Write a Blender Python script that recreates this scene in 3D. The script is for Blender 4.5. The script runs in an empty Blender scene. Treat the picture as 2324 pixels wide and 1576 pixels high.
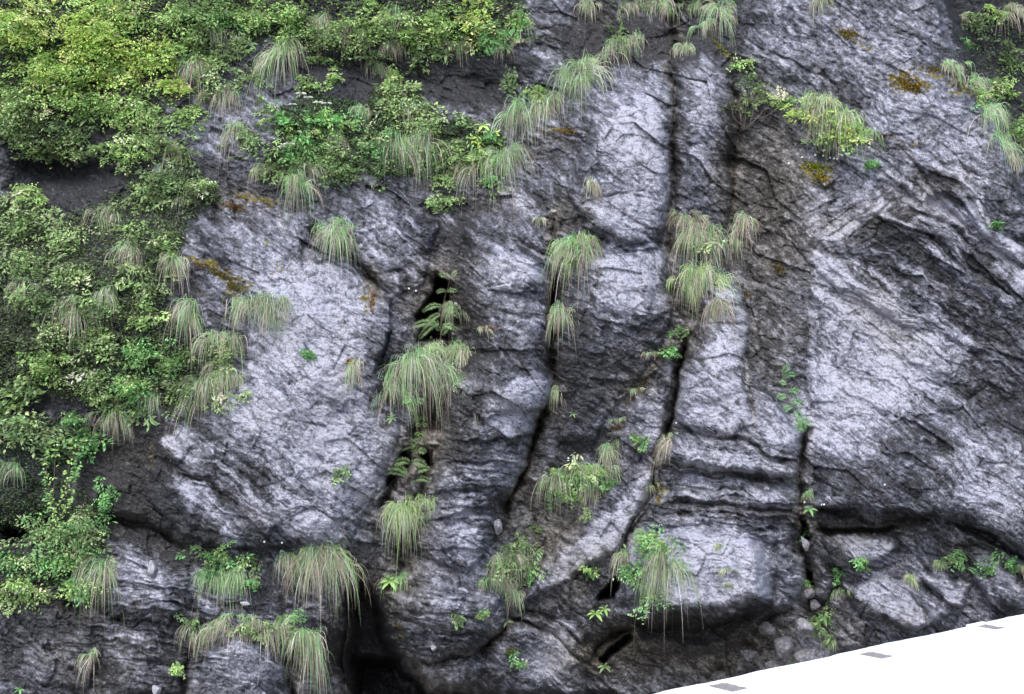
import bpy, math, random
import numpy as np
from mathutils import Vector

# ------------------------------------------------------------------ camera, sky, sun, exposure
SC = bpy.context.scene
COL = SC.collection
PXM = 14.0 / 2324.0            # metres per photo pixel (2324 wide copy) on the plane y = 0
DIST = 20.0
cam_d = bpy.data.cameras.new("camera"); cam = bpy.data.objects.new("camera", cam_d); COL.objects.link(cam)
cam.location = (0, -DIST, 0); cam.rotation_euler = (math.radians(90), 0, 0)
cam_d.sensor_width = 36; cam_d.lens = 36 * DIST / 14.0; cam_d.clip_end = 500; cam_d.clip_start = 0.1
SC.camera = cam
SUN_EL, SUN_AZ = 47.0, -14.0    # azimuth from the viewer's back, negative = from the left
w = bpy.data.worlds.new("World"); SC.world = w; w.use_nodes = True
nt = w.node_tree; bg = nt.nodes["Background"]; sky = nt.nodes.new("ShaderNodeTexSky")
sky.sky_type = 'NISHITA'; sky.sun_disc = False
sky.sun_elevation = math.radians(SUN_EL); sky.sun_rotation = math.radians(180 + SUN_AZ * -1)
sky.altitude = 300; sky.air_density = 1.0; sky.dust_density = 3.0; sky.ozone_density = 1.5
nt.links.new(sky.outputs[0], bg.inputs[0]); bg.inputs[1].default_value = 0.14
sl = bpy.data.lights.new("sun", 'SUN'); so = bpy.data.objects.new("sun", sl); COL.objects.link(so)
sl.energy = 1.2; sl.angle = math.radians(35); sl.color = (1.0, 0.96, 0.9)
a, e = math.radians(SUN_AZ), math.radians(SUN_EL)
sd = Vector((math.sin(a) * math.cos(e), -math.cos(a) * math.cos(e), math.sin(e)))   # towards the sun
so.rotation_euler = sd.to_track_quat('Z', 'Y').to_euler()
SC.view_settings.view_transform = 'Standard'; SC.view_settings.look = 'None'
SC.view_settings.gamma = 1; SC.view_settings.exposure = 1.2
SC.cycles.max_bounces = 5; SC.cycles.transparent_max_bounces = 4
SC.cycles.use_denoising = True

# ------------------------------------------------------------------ helpers
def at(u, v, y=0.0):
    """photo position (2324 x 1576 copy) at the distance y behind the plane y = 0, to a point in metres"""
    k = (DIST + y) / DIST
    return ((u - 1162) * PXM * k, y + 0 * k, (788 - v) * PXM * k)

_perm = {}
def noise(x, y, seed=0):
    if seed not in _perm:
        r = np.random.RandomState(seed + 11)
        g = r.rand(256, 256) * 2 * np.pi
        _perm[seed] = (np.cos(g).astype(np.float32), np.sin(g).astype(np.float32))
    gx, gy = _perm[seed]
    x = np.asarray(x, np.float32); y = np.asarray(y, np.float32)
    xf = np.floor(x); yf = np.floor(y); fx = x - xf; fy = y - yf
    xi = xf.astype(np.int32) & 255; yi = yf.astype(np.int32) & 255
    xj = (xi + 1) & 255; yj = (yi + 1) & 255
    def d(ix, iy, dx, dy): return gx[iy, ix] * dx + gy[iy, ix] * dy
    u = fx * fx * fx * (fx * (fx * 6 - 15) + 10); v = fy * fy * fy * (fy * (fy * 6 - 15) + 10)
    a = d(xi, yi, fx, fy); b = d(xj, yi, fx - 1, fy)
    c = d(xi, yj, fx, fy - 1); e = d(xj, yj, fx - 1, fy - 1)
    a = a + u * (b - a); c = c + u * (e - c)
    return (a + v * (c - a)) * 1.5          # about -1 .. 1

def fbm(x, y, seed=0, octv=4, gain=0.5):
    s = 0; amp = 1; f = 1; t = 0
    for k in range(octv):
        s = s + amp * noise(x * f, y * f, seed + k); t += amp; amp *= gain; f *= 2.03
    return s / t * 1.6

def ridge(x, y, seed=0, octv=3):
    s = 0; amp = 1; f = 1; t = 0
    for k in range(octv):
        s = s + amp * (1 - np.abs(noise(x * f, y * f, seed + k)) * 2.2); t += amp; amp *= 0.5; f *= 2.1
    return s / t

def sm(a, b, x):
    t = np.clip((x - a) / (b - a), 0, 1); return t * t * (3 - 2 * t)

def mesh_np(name, V, F, mat=None, parent=None, col=None, smooth=True):
    """V (n,3); F (m,3) or (m,4) index array -> ONE mesh object"""
    V = np.asarray(V, np.float32); F = np.asarray(F, np.int32); k = F.shape[1]
    me = bpy.data.meshes.new(name)
    me.vertices.add(len(V)); me.vertices.foreach_set("co", V.ravel())
    me.loops.add(F.size); me.loops.foreach_set("vertex_index", F.ravel())
    me.polygons.add(len(F)); me.polygons.foreach_set("loop_start", np.arange(0, F.size, k, dtype=np.int32))
    try: me.polygons.foreach_set("loop_total", np.full(len(F), k, np.int32))
    except Exception: pass
    me.update(calc_edges=True)
    me.polygons.foreach_set("use_smooth", np.full(len(F), smooth, bool))
    if col is not None:
        c = np.ones((len(V), 4), np.float32); c[:, :3] = col
        at_ = me.color_attributes.new("col", 'FLOAT_COLOR', 'POINT'); at_.data.foreach_set("color", c.ravel())
    if mat: me.materials.append(mat)
    o = bpy.data.objects.new(name, me); COL.objects.link(o)
    if parent: o.parent = parent
    return o

def tag(o, label=None, cat=None, group=None, kind=None):
    if label: o["label"] = label
    if cat: o["category"] = cat
    if group: o["group"] = group
    if kind: o["kind"] = kind
    return o

def empty(name, loc, label, cat, group=None):
    o = bpy.data.objects.new(name, None); COL.objects.link(o); o.location = loc; o.empty_display_size = 0.1
    return tag(o, label, cat, group)

class N:
    """tiny node helper"""
    def __init__(s, name):
        s.m = bpy.data.materials.new(name); s.m.use_nodes = True; s.t = s.m.node_tree
        s.b = s.t.nodes["Principled BSDF"]; s.out = s.t.nodes["Material Output"]
    def n(s, typ, **kw):
        x = s.t.nodes.new(typ)
        for k, v in kw.items():
            if k.startswith("i_"): x.inputs[k[2:].replace("_", " ")].default_value = v
            else: setattr(x, k, v)
        return x
    def l(s, a, b): s.t.links.new(a, b)
    def ramp(s, src, pts):
        r = s.n("ShaderNodeValToRGB"); e = r.color_ramp.elements
        while len(e) < len(pts): e.new(0.5)
        for i, (p, c) in enumerate(pts):
            e[i].position = p; e[i].color = (c[0], c[1], c[2], 1) if not isinstance(c, (int, float)) else (c, c, c, 1)
        s.l(src, r.inputs[0]); return r.outputs[0]
    def mix(s, f, a, b, mode='MIX'):
        m = s.n("ShaderNodeMix", data_type='RGBA', blend_type=mode)
        for k, q in ((0, f), (6, a), (7, b)):
            if isinstance(q, (int, float)): m.inputs[k].default_value = q
            elif isinstance(q, tuple): m.inputs[k].default_value = (*q, 1)
            else: s.l(q, m.inputs[k])
        return m.outputs[2]
    def math(s, op, a, b=0.0, clamp=False):
        m = s.n("ShaderNodeMath", operation=op, use_clamp=clamp)
        for k, q in ((0, a), (1, b)):
            if isinstance(q, (int, float)): m.inputs[k].default_value = q
            else: s.l(q, m.inputs[k])
        return m.outputs[0]
# ------------------------------------------------------------------ the cliff: a sculpted rock face
STEP = 2.0
us = np.arange(-330, 2660 + 1, STEP, dtype=np.float32); vs = np.arange(-260, 1800 + 1, STEP, dtype=np.float32)
U, Vv = np.meshgrid(us, vs)
NU, NV = len(us), len(vs)
wx = 16 * fbm(U / 130, Vv / 130, 1, 3) + 5 * fbm(U / 26, Vv / 26, 5, 3)
wy = 16 * fbm(U / 130, Vv / 130, 21, 3) + 5 * fbm(U / 26, Vv / 26, 25, 3)
UW = U + wx * 0.7; VW = Vv + wy * 0.7
H = np.zeros_like(U)       # metres towards the camera
T = np.zeros_like(U)       # pale (1) or dark (0) stone: weathering plus shade painted into recesses
BR = np.zeros_like(U)      # brown staining
MO = np.zeros_like(U)      # moss / soil film

def win(P, m):
    P = np.asarray(P, float); m = m + 30
    i0 = max(int((P[:, 1].min() - m - vs[0]) / STEP), 0); i1 = min(int((P[:, 1].max() + m - vs[0]) / STEP) + 2, NV)
    j0 = max(int((P[:, 0].min() - m - us[0]) / STEP), 0); j1 = min(int((P[:, 0].max() + m - us[0]) / STEP) + 2, NU)
    return (slice(i0, i1), slice(j0, j1))

def pdist(P, x, y, closed=False):
    P = np.asarray(P, np.float32); n = len(P)
    best = np.full(x.shape, 1e9, np.float32); sg = np.ones(x.shape, np.float32); tt = np.zeros(x.shape, np.float32)
    L = [np.hypot(*(P[(i + 1) % n] - P[i])) for i in range(n if closed else n - 1)]; tot = sum(L); acc = 0
    for i in range(len(L)):
        a, b = P[i], P[(i + 1) % n]; d = b - a
        t = np.clip(((x - a[0]) * d[0] + (y - a[1]) * d[1]) / (L[i] ** 2 + 1e-6), 0, 1)
        ex = x - a[0] - t * d[0]; ey = y - a[1] - t * d[1]; q = np.sqrt(ex * ex + ey * ey)
        m = q < best
        best = np.where(m, q, best); sg = np.where(m, np.sign(d[0] * ey - d[1] * ex + 1e-9), sg)
        tt = np.where(m, (acc + t * L[i]) / tot, tt); acc += L[i]
    return best, sg, tt

def inside(P, x, y):
    c = np.zeros(x.shape, bool); n = len(P); j = n - 1
    for i in range(n):
        xi, yi = P[i]; xj, yj = P[j]
        if yi != yj:
            c ^= ((yi > y) != (yj > y)) & (x < (xj - xi) * (y - yi) / (yj - yi) + xi)
        j = i
    return c

def crack(P, w, d, taper=0.12):
    s = win(P, w * 3); q, sg, t = pdist(P, UW[s], VW[s])
    tp = np.clip(t / taper, 0, 1) * np.clip((1 - t) / taper, 0, 1) if taper else 1
    ww = w * (.8 + .55 * noise(U[s] / 38, Vv[s] / 38, 180)) + 1
    H[s] -= d * np.exp(-(q / ww) ** 1.05) * tp ** 0.7 * (.85 + .4 * noise(U[s] / 60, Vv[s] / 60, 181))
    BR[s] += .5 * np.exp(-(q / (w * 2.2)) ** 1.4) * min(1, d * 2.5)
def step(P, h, fall, ed=4, taper=0.1):
    """raises the side to the right of the travel direction (seen in the photo), with a sharp lip along the line"""
    s = win(P, fall * 3); q, sg, t = pdist(P, UW[s], VW[s]); sdq = q * sg
    tp = np.clip(t / taper, 0, 1) * np.clip((1 - t) / taper, 0, 1) if taper else 1
    H[s] += h * sm(-ed, ed, sdq) * np.exp(-np.maximum(sdq, 0) / fall) * tp
def dome(P, h, R):
    R = R * (.62 if R < 80 else .85); h = h * .68
    s = win(P, 4); q, _, _ = pdist(P, UW[s], VW[s], True); q = np.where(inside(P, UW[s], VW[s]), q, 0)
    H[s] += h * np.sqrt(1 - (1 - np.minimum(q / R, 1)) ** 2)
def pit(P, d, R):
    s = win(P, 4); q, _, _ = pdist(P, UW[s], VW[s], True); q = np.where(inside(P, UW[s], VW[s]), q, 0)
    H[s] -= d * sm(0, R, q)
def tone(lst, A, pw=1.6):
    for (u, v, ru, rv, ang, val) in lst:
        m = max(ru, rv) * 1.7
        s = win([(u - m, v - m), (u + m, v + m)], 0); c, n = math.cos(math.radians(ang)), math.sin(math.radians(ang))
        dx = UW[s] + wx[s] * .8 - u; dy = VW[s] + wy[s] * .8 - v
        a = (dx * c + dy * n) / ru; b = (-dx * n + dy * c) / rv
        A[s] += val * np.exp(-(a * a + b * b) ** pw)

# macro relief: (u, v, H)
M = np.array([
 (-300,-200,-.9),(300,-200,-.9),(900,-200,-1.1),(1500,-200,-1.0),(1900,-200,-.5),(2500,-200,-1.6),
 (0,0,-.5),(300,0,-.6),(600,60,-.8),(900,150,-1.2),(1100,180,-1.1),(1230,60,-.7),(1350,60,-1.1),(1500,40,-1.2),(1640,70,-1.0),(1850,60,-.4),(2080,60,-.3),(2250,100,-1.3),(2400,300,-1.2),
 (-200,350,-.9),(150,380,-1.1),(400,300,-.4),(600,300,-.3),(820,330,-.5),(1050,260,-.9),(1200,350,-.4),(1420,280,-.1),(1600,250,-.4),(1750,300,-.8),(1950,250,-.1),(2150,250,.05),(2280,420,0.0),
 (-200,700,.2),(150,650,.1),(350,550,-.1),(600,600,.15),(750,700,.25),(860,600,.1),(980,520,-.3),(1180,560,-.1),(1400,560,.1),(1600,500,-.5),(1750,600,-.35),(1900,600,.15),(2150,550,-.05),(2400,650,.1),
 (-200,1000,.2),(200,1000,-.2),(600,950,.35),(800,950,.3),(1120,850,.2),(1380,850,-.05),(1500,950,-.25),(1640,850,.3),(1780,900,.1),(1950,900,.3),(2200,900,.15),(2450,1000,.2),
 (100,1250,-.4),(350,1100,-.1),(650,1150,.3),(850,1200,-.2),(1060,1150,.1),(1250,1180,-.6),(1400,1130,-.25),(1650,1100,.45),(1950,1080,.5),(2250,1100,.5),
 (100,1450,-.1),(350,1350,.1),(550,1450,.5),(700,1420,.2),(830,1480,-.9),(1000,1400,.2),(1230,1400,-.4),(1450,1450,-.6),(1620,1300,.6),(1850,1450,-.15),(2050,1330,.2),(2300,1350,.25),
 (0,1700,-.2),(500,1700,.2),(1000,1700,-1.1),(1500,1700,-1.1),(2000,1700,-.3),(2500,1700,-.2)], np.float64)
d = np.hypot(M[:, None, 0] - M[None, :, 0], M[:, None, 1] - M[None, :, 1])
wts = np.linalg.solve(d + 12 * np.eye(len(M)) * -1e-1, M[:, 2])
g = 8   # evaluate coarsely, then upsample
uc = np.arange(us[0], us[-1] + STEP * g * 2, STEP * g); vc = np.arange(vs[0], vs[-1] + STEP * g * 2, STEP * g)
UC, VC = np.meshgrid(uc, vc); HC = np.zeros(UC.shape)
for k in range(len(M)): HC += wts[k] * np.hypot(UC - M[k, 0], VC - M[k, 1])
for _ in range(3):
    HC[1:-1, 1:-1] = (HC[1:-1, 1:-1] * 2 + HC[:-2, 1:-1] + HC[2:, 1:-1] + HC[1:-1, :-2] + HC[1:-1, 2:]) / 6
def bil(A, x, y):
    i = np.clip(y.astype(int), 0, A.shape[0] - 2); j = np.clip(x.astype(int), 0, A.shape[1] - 2)
    fy = y - i; fx = x - j
    return (A[i, j] * (1 - fx) + A[i, j + 1] * fx) * (1 - fy) + (A[i + 1, j] * (1 - fx) + A[i + 1, j + 1] * fx) * fy
H += bil(HC, (UW - us[0]) / (STEP * g), (VW - vs[0]) / (STEP * g)).astype(np.float32)

# bulging masses
dome([(1060,500),(1150,478),(1235,520),(1258,640),(1252,800),(1235,925),(1190,1060),(1148,1130),(1130,1240),(1060,1300),(950,1270),(985,1150),(990,1030),(1010,900),(1075,800),(1050,640)], .55, 85)
dome([(1275,520),(1380,500),(1510,560),(1525,700),(1500,780),(1420,900),(1340,1000),(1262,1010),(1262,760)], .35, 70)
dome([(1350,260),(1410,205),(1480,210),(1520,260),(1522,420),(1500,545),(1400,560),(1320,520),(1290,430)], .42, 70)
dome([(1540,150),(1600,115),(1650,170),(1662,300),(1658,460),(1650,620),(1560,640),(1530,450),(1530,250)], .36, 50)
dome([(1610,630),(1685,640),(1700,800),(1790,950),(1822,1000),(1812,1090),(1500,1060),(1520,960),(1545,860),(1570,760)], .55, 70)
dome([(1545,848),(1640,835),(1705,870),(1708,965),(1660,985),(1530,960)], .16, 45)
dome([(1702,955),(1790,940),(1818,985),(1808,1035),(1740,1010)], .14, 30)
dome([(1512,985),(1600,982),(1810,1035),(1812,1085),(1760,1080),(1600,1055),(1505,1040)], .12, 14)
dome([(1505,1065),(1620,1075),(1800,1100),(1812,1150),(1690,1140),(1530,1130)], .12, 15)
dome([(1500,1150),(1790,1160),(1825,1200),(1800,1240),(1640,1225),(1480,1200)], .1, 20)
dome([(1405,1215),(1530,1205),(1690,1222),(1768,1285),(1758,1345),(1655,1375),(1495,1392),(1425,1335),(1392,1275)], .5, 42)
dome([(1770,1240),(1830,1260),(1822,1330),(1790,1380),(1745,1375),(1768,1320)], .35, 35)
dome([(890,1345),(1010,1320),(1140,1345),(1152,1400),(1080,1500),(960,1505),(898,1440)], .7, 75)
dome([(955,1505),(1080,1495),(1112,1515),(1080,1560),(1020,1568)], .5, 35)
dome([(1120,1420),(1230,1400),(1330,1480),(1330,1620),(1200,1640),(1100,1540)], .45, 70)
dome([(1225,1400),(1330,1430),(1340,1500),(1280,1520)], .2, 30)
dome([(440,520),(560,480),(720,520),(820,600),(892,690),(880,770),(858,830),(905,900),(908,1000),(860,1090),(800,1235),(620,1250),(430,1240),(330,1130),(350,1000),(450,950),(545,860),(560,700)], .4, 120)
dome([(700,520),(830,440),(960,430),(990,520),(960,640),(905,670),(810,590)], .32, 70)
dome([(425,1480),(560,1450),(660,1470),(665,1600),(420,1610)], .35, 50)
dome([(660,1390),(775,1370),(782,1700),(665,1700)], .5, 60)
dome([(1840,590),(1960,650),(2150,740),(2175,850),(2045,955),(1900,1070),(1835,990),(1840,800)], .10, 110)
dome([(1845,1080),(2000,980),(2330,900),(2660,900),(2660,1300),(2324,1245),(2200,1182),(2130,1165),(1900,1150)], .4, 80)
dome([(1505,1068),(1450,1190),(1405,1255),(1345,1290),(1240,1342),(1175,1375),(1225,1285),(1285,1205),(1370,1110),(1430,1062)], .36, 24)
dome([(1400,1010),(1440,900),(1500,840),(1510,900),(1500,1030),(1430,1050)], .25, 50)
dome([(360,1000),(410,985),(440,1020),(410,1050),(370,1040)], .15, 30); dome([(450,1010),(490,1008),(490,1045),(455,1045)], .12, 22)
for P, h, R in [([(1100,580),(1160,570),(1225,590),(1240,650),(1180,665),(1110,640)], .16, 40), ([(1110,880),(1240,860),(1235,930),(1110,945)], .12, 30),
                ([(1000,1060),(1120,1050),(1150,1085),(1110,1110),(1000,1105)], .12, 24), ([(990,1130),(1110,1120),(1130,1150),(1000,1170)], .12, 22),
                ([(1320,600),(1450,570),(1500,640),(1470,720),(1350,710)], .14, 50)]: dome(P, h, R)
# lower right blocks
for P, h, R in [([(1860,1215),(2030,1200),(2050,1250),(1990,1275),(1900,1290)], .3, 30), ([(1900,1330),(2010,1310),(2090,1340),(2160,1400),(2080,1430),(1960,1400)], .42, 30),
                ([(2090,1310),(2130,1290),(2210,1330),(2190,1385),(2150,1372)], .3, 20), ([(2180,1250),(2330,1270),(2420,1380),(2250,1380)], .25, 40),
                ([(1900,1400),(2000,1410),(1960,1480),(1880,1480)], .25, 30), ([(2140,1355),(2200,1375),(2160,1430),(2090,1440)], .22, 24),
                ([(2210,1300),(2330,1330),(2330,1400),(2250,1390)], .3, 30)]: dome(P, h, R)
# lower left blocks
for P, h, R in [([(60,1470),(110,1450),(135,1500),(110,1560),(60,1550)], .2, 24), ([(140,1450),(200,1420),(230,1480),(200,1560),(140,1560)], .22, 30),
                ([(270,1250),(340,1262),(430,1300),(440,1370),(380,1420),(250,1400)], .28, 40), ([(230,1440),(300,1430),(420,1500),(410,1570),(250,1580)], .25, 30),
                ([(0,1230),(120,1240),(120,1330),(0,1340)], .2, 30), ([(330,1050),(470,1060),(640,1180),(600,1240),(430,1200)], .15, 40)]: dome(P, h, R)

# ledge lips and overhang edges (the raised side is on the right of the travel direction)
step([(700,500),(815,598),(892,668)], -.28, 60, 3)
step([(892,668),(885,740),(862,800),(845,850),(870,900)], .22, 50, 4)
step([(2660,1420),(2324,1245),(2200,1190),(2130,1168),(2040,1158),(1930,1160),(1838,1150)], .42, 110, 4, 0.03)
step([(2060,1192),(1960,1196),(1860,1205)], .25, 60, 4)
step([(2110,-80),(2135,60),(2180,170),(2245,260),(2290,370),(2330,460),(2420,620),(2640,1000),(2900,1500)], 1.0, 260, 5, 0.02)
step([(1175,240),(1250,175),(1340,120),(1450,85)][::-1], .0, 80, 8)
step([(1490,1398),(1650,1382),(1760,1355)][::-1], .4, 120, 6)
step([(430,1235),(330,1190),(200,1165)], .3, 90, 6)
step([(430,950),(330,960),(240,950)], .0, 70, 6)
step([(660,250),(800,235),(950,235),(1100,250)], .0, 90, 8)
# strata steps of the right wall, dipping right
for (P, h, f) in [
 ([(2170,760),(2040,700),(1950,655),(1880,600),(1850,560)], .13, 60), ([(2110,830),(2000,790),(1930,730)], .07, 40), ([(2330,690),(2200,600),(2110,540),(2020,490)], .14, 50),
 ([(2330,560),(2240,470),(2180,420),(2090,380)], .16, 50), ([(2200,560),(2140,500),(2050,460)], .1, 40), ([(2080,440),(1990,380),(1900,350)], .13, 60),
 ([(2324,800),(2250,720),(2190,660)], .08, 50), ([(2060,960),(1990,930),(1900,870)], .1, 60), ([(1960,1010),(1900,960),(1850,930)], .09, 40),
 ([(2240,1110),(2150,1020),(2060,990)], .1, 60), ([(2324,1080),(2230,1010),(2150,960)], .08, 60),
 ([(2010,470),(1930,500),(1850,560),(1820,600)], .12, 60), ([(1900,260),(1860,180),(1790,130),(1700,90)], .16, 60), ([(2120,230),(1990,160),(1900,60)], .06, 80),
 ([(1900,260),(1980,250),(2040,280)], .05, 60), ([(2220,500),(2150,440),(2080,460)], .1, 30)]: step(P, h * .45, f * .8, 3)
def rib(P, w, h, tn=.2):
    s = win(P, w * 2); q, sg, t = pdist(P, UW[s], VW[s]); tp = sm(0, .15, t) * sm(0, .15, 1 - t); pr = np.sqrt(np.clip(1 - (q / w) ** 2, 0, 1)) * tp
    H[s] += h * pr; T[s] += tn * sm(0, .5, pr)
for a_ in [([(1828,555),(1862,600),(1930,650),(2010,700),(2115,748)],18,.13,.25), ([(1868,588),(1905,612),(1995,690)],9,.05,.15), ([(1995,462),(2060,520),(2130,590),(2230,650),(2330,700)],13,.10,.25), ([(2060,492),(2130,530),(2195,585)],22,.09,.3), ([(2160,410),(2195,450),(2240,520),(2330,600)],19,.15,.28),
 ([(2120,455),(2170,500),(2190,520)],16,.08,.2), ([(1850,560),(1900,545),(1990,470),(2010,440)],14,.06,.15), ([(2240,600),(2330,660)],14,.07,.25), ([(1845,700),(1838,800),(1855,900)],10,.07,.2), ([(1900,345),(1960,380),(2050,420)],12,.05,.15), ([(1985,365),(2060,420),(2080,440)],9,.05,.15), ([(2130,740),(2220,790),(2330,850)],10,.05,.1), ([(1700,100),(1790,150),(1870,200),(1890,260)],14,.06,.1)]: rib(*a_)
pit([(2075,470),(2100,430),(2160,440),(2210,520),(2150,520)], .22, 30)
pit([(2120,-260),(2140,0),(2172,100),(2215,190),(2300,330),(2345,430),(2660,600),(2660,-260)], .9, 26)
for (P, h, f) in [([(1095,582),(1180,568),(1250,600)],.09,40), ([(1245,672),(1190,668),(1110,650)],.09,35), ([(1255,730),(1190,720),(1130,702)],.08,30), ([(1250,800),(1150,790),(1050,800)],.08,40), ([(1240,935),(1160,938),(1090,950)],.10,40), ([(1230,985),(1120,1000),(1000,990)],.08,30), ([(1190,1050),(1090,1045),(1000,1055)],.10,30), ([(1150,1110),(1060,1115),(985,1110)],.10,30), ([(1140,1170),(1060,1160),(960,1175)],.10,34), ([(1120,1250),(1020,1245),(930,1255)],.10,40), ([(1300,470),(1400,445),(1510,450)],.08,50), ([(1510,560),(1420,570),(1340,540)],.08,40), ([(1500,725),(1430,742),(1330,722)],.08,50), ([(1500,840),(1420,870),(1340,850)],.08,40),
 ([(1810,1045),(1745,1030),(1690,992),(1600,985),(1520,968)],.12,50), ([(1812,1084),(1750,1088),(1600,1064),(1505,1048)],.13,34), ([(1815,1166),(1640,1140),(1500,1138)],.12,36), ([(1790,1187),(1600,1164),(1480,1178)],.08,20), ([(1762,1352),(1655,1378),(1490,1394),(1425,1340)],.38,90), ([(1110,1440),(1040,1440),(900,1400)],.09,30), ([(1120,1415),(1000,1390),(895,1375)],.08,24), ([(1105,1475),(1040,1510),(950,1502),(895,1440)],.26,60),
 ([(2190,1388),(2150,1375),(2092,1318)],.12,30), ([(2160,1402),(2080,1430),(1960,1402),(1900,1340)],.14,40), ([(2050,1252),(1990,1278),(1900,1292)],.12,34), ([(860,830),(885,760),(892,690)],.12,50), ([(640,1245),(500,1242),(400,1200),(330,1130)],.15,60), ([(420,1400),(330,1385),(250,1400)],.1,30), ([(440,1350),(340,1330),(250,1320)],.08,24)]: step(P, h, f, 2.5)
# cracks and crevices
for (P, w_, d_) in [
 ([(990,620),(975,720),(955,800)], 16, .5), ([(1020,640),(1040,760),(1010,860),(990,950),(960,1010)], 26, .45), ([(965,900),(940,1020),(885,1100),(860,1170)], 16, .55), ([(975,1010),(965,1100),(930,1200),(920,1280),(890,1330)], 20, .6),
 ([(1262,480),(1258,680),(1256,860),(1236,930),(1200,1060),(1155,1130),(1138,1230)], 5, .38), ([(1255,620),(1258,700)], 6, .4), ([(1236,930),(1200,1060),(1155,1130)], 6, .35),
 ([(1528,70),(1530,250),(1528,400),(1515,560)], 7, .3), ([(1520,540),(1525,700),(1560,770)], 10, .2), ([(1562,755),(1540,850),(1518,960),(1500,1055)], 6, .75), ([(1500,1055),(1440,1185),(1400,1300)], 7, .5),
 ([(1520,0),(1524,90)], 16, .3), ([(1660,170),(1672,300),(1660,460),(1640,560)], 8, .3), ([(1690,640),(1695,800),(1705,960)], 5, .12),
 ([(1838,960),(1812,1070),(1818,1190)], 6, .5), ([(1818,1170),(1832,1270),(1838,1400)], 9, .7), ([(1842,1155),(1990,1185),(2120,1172)], 5, .2), ([(2050,1190),(1950,1205),(1850,1210)], 6, .35),
 ([(1520,968),(1600,985),(1690,992),(1745,1030),(1812,1046)], 4, .2), ([(1505,1048),(1600,1064),(1750,1088),(1815,1084)], 5, .25), ([(1500,1138),(1640,1140),(1815,1166)], 4, .22), ([(1480,1175),(1600,1160),(1790,1185)], 3, .15), ([(1545,1105),(1700,1110)], 4, .12),
 ([(1600,738),(1685,735)], 3, .08), ([(1704,870),(1706,960)], 4, .12), ([(1700,860),(1640,835)], 4, .06),
 ([(1150,530),(1200,555),(1262,585)], 4, .14), ([(1130,700),(1190,718),(1255,725)], 4, .14), ([(1100,935),(1240,935)], 4, .12), ([(1300,470),(1400,445),(1500,450)], 3, .1), ([(1280,565),(1400,540)], 3, .08),
 ([(900,1380),(1000,1390),(1120,1415)], 5, .15), ([(900,1400),(1040,1440),(1110,1440)], 5, .2), ([(930,1355),(1100,1370)], 4, .12), ([(960,1505),(1080,1490),(1150,1420)], 7, .4), ([(1150,1400),(1250,1440),(1330,1510)], 5, .3), ([(1160,1380),(1240,1400),(1330,1470)], 5, .2),
 ([(1340,1500),(1360,1460),(1440,1430)], 10, .5), ([(200,1165),(330,1190),(440,1245)], 12, .4), ([(0,1190),(90,1185),(200,1225)], 16, .5), ([(0,1330),(100,1360),(200,1390)], 14, .3),
 ([(1080,1570),(1030,1580),(960,1540),(930,1500)], 8, .4), ([(770,1240),(800,1300),(785,1400),(780,1600)], 10, .4), ([(650,1480),(665,1600)], 6, .25), ([(430,1470),(420,1580)], 8, .25),
 ([(340,1030),(420,1080),(530,1140),(640,1200)], 5, .12), ([(480,1010),(600,1080),(700,1130)], 5, .08), ([(800,1170),(850,1130),(905,1060)], 4, .1), ([(800,610),(860,640)], 5, .1), ([(2130,1440),(2090,1380),(2010,1310)], 4, .12), ([(2090,1318),(2150,1372),(2190,1390)], 4, .2),
 ([(1860,1290),(2010,1290),(2070,1270)], 5, .15), ([(1850,1390),(1900,1340),(1890,1280)], 8, .25), ([(2170,1240),(2250,1240),(2330,1330)], 10, .35), ([(1690,1480),(1740,1400),(1800,1380)], 8, .25), ([(1640,1500),(1600,1540)], 6, .2),
 ([(1985,480),(2080,530),(2160,560),(2240,640)], 5, .1), ([(2090,400),(2140,470),(2240,560),(2324,620)], 6, .12), ([(1880,570),(1960,620),(2030,680)], 4, .1), ([(1885,640),(1990,690)], 3, .06), ([(1905,250),(1895,200),(1860,170)], 8, .16),
 ([(2040,320),(2110,420),(2090,460)], 5, .1), ([(2170,420),(2240,500),(2260,560)], 6, .12), ([(760,590),(850,720)], 3, .03), ([(540,1000),(700,1130),(780,1220)], 4, .05)]: crack(P, w_, d_)
# deep holes and the undercut at the foot
pit([(985,628),(1012,634),(1028,690),(1024,740),(1030,776),(946,779),(958,742),(940,715),(960,680),(975,655)], 2.2, 14)
pit([(918,1015),(938,1040),(900,1085),(868,1112),(870,1085)], 1.4, 14); pit([(955,1012),(985,1020),(980,1062),(950,1050)], 1.2, 14)
pit([(792,1290),(850,1318),(872,1360),(884,1440),(915,1485),(950,1505),(985,1560),(1035,1568),(1110,1556),(1150,1620),(1150,1800),(765,1800),(778,1560),(790,1440),(776,1360)], 1.3, 36)
pit([(800,1480),(900,1500),(1000,1562),(1110,1568),(1140,1800),(780,1800)], 3.0, 30)
pit([(1352,1355),(1400,1300),(1412,1325),(1395,1368),(1360,1375)], 1.6, 20); pit([(1352,1495),(1385,1462),(1435,1438),(1440,1455),(1375,1512)], 1.0, 16)
pit([(1420,1400),(1490,1400),(1650,1392),(1760,1372),(1700,1430),(1600,1470),(1450,1470)], .5, 40)
pit([(1816,1180),(1835,1185),(1850,1225),(1842,1240),(1822,1225)], 1.1, 12); pit([(1826,1290),(1845,1300),(1846,1370),(1832,1375)], .9, 10)
pit([(2120,1180),(2240,1200),(2330,1262),(2330,1280),(2220,1225)], .5, 14)
pit([(0,1190),(90,1185),(190,1215),(180,1240),(80,1215),(0,1235)], .9, 16)
pit([(1085,1550),(1150,1568),(1290,1568),(1400,1560),(1400,1700),(1080,1700)], 1.0, 26)
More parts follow.
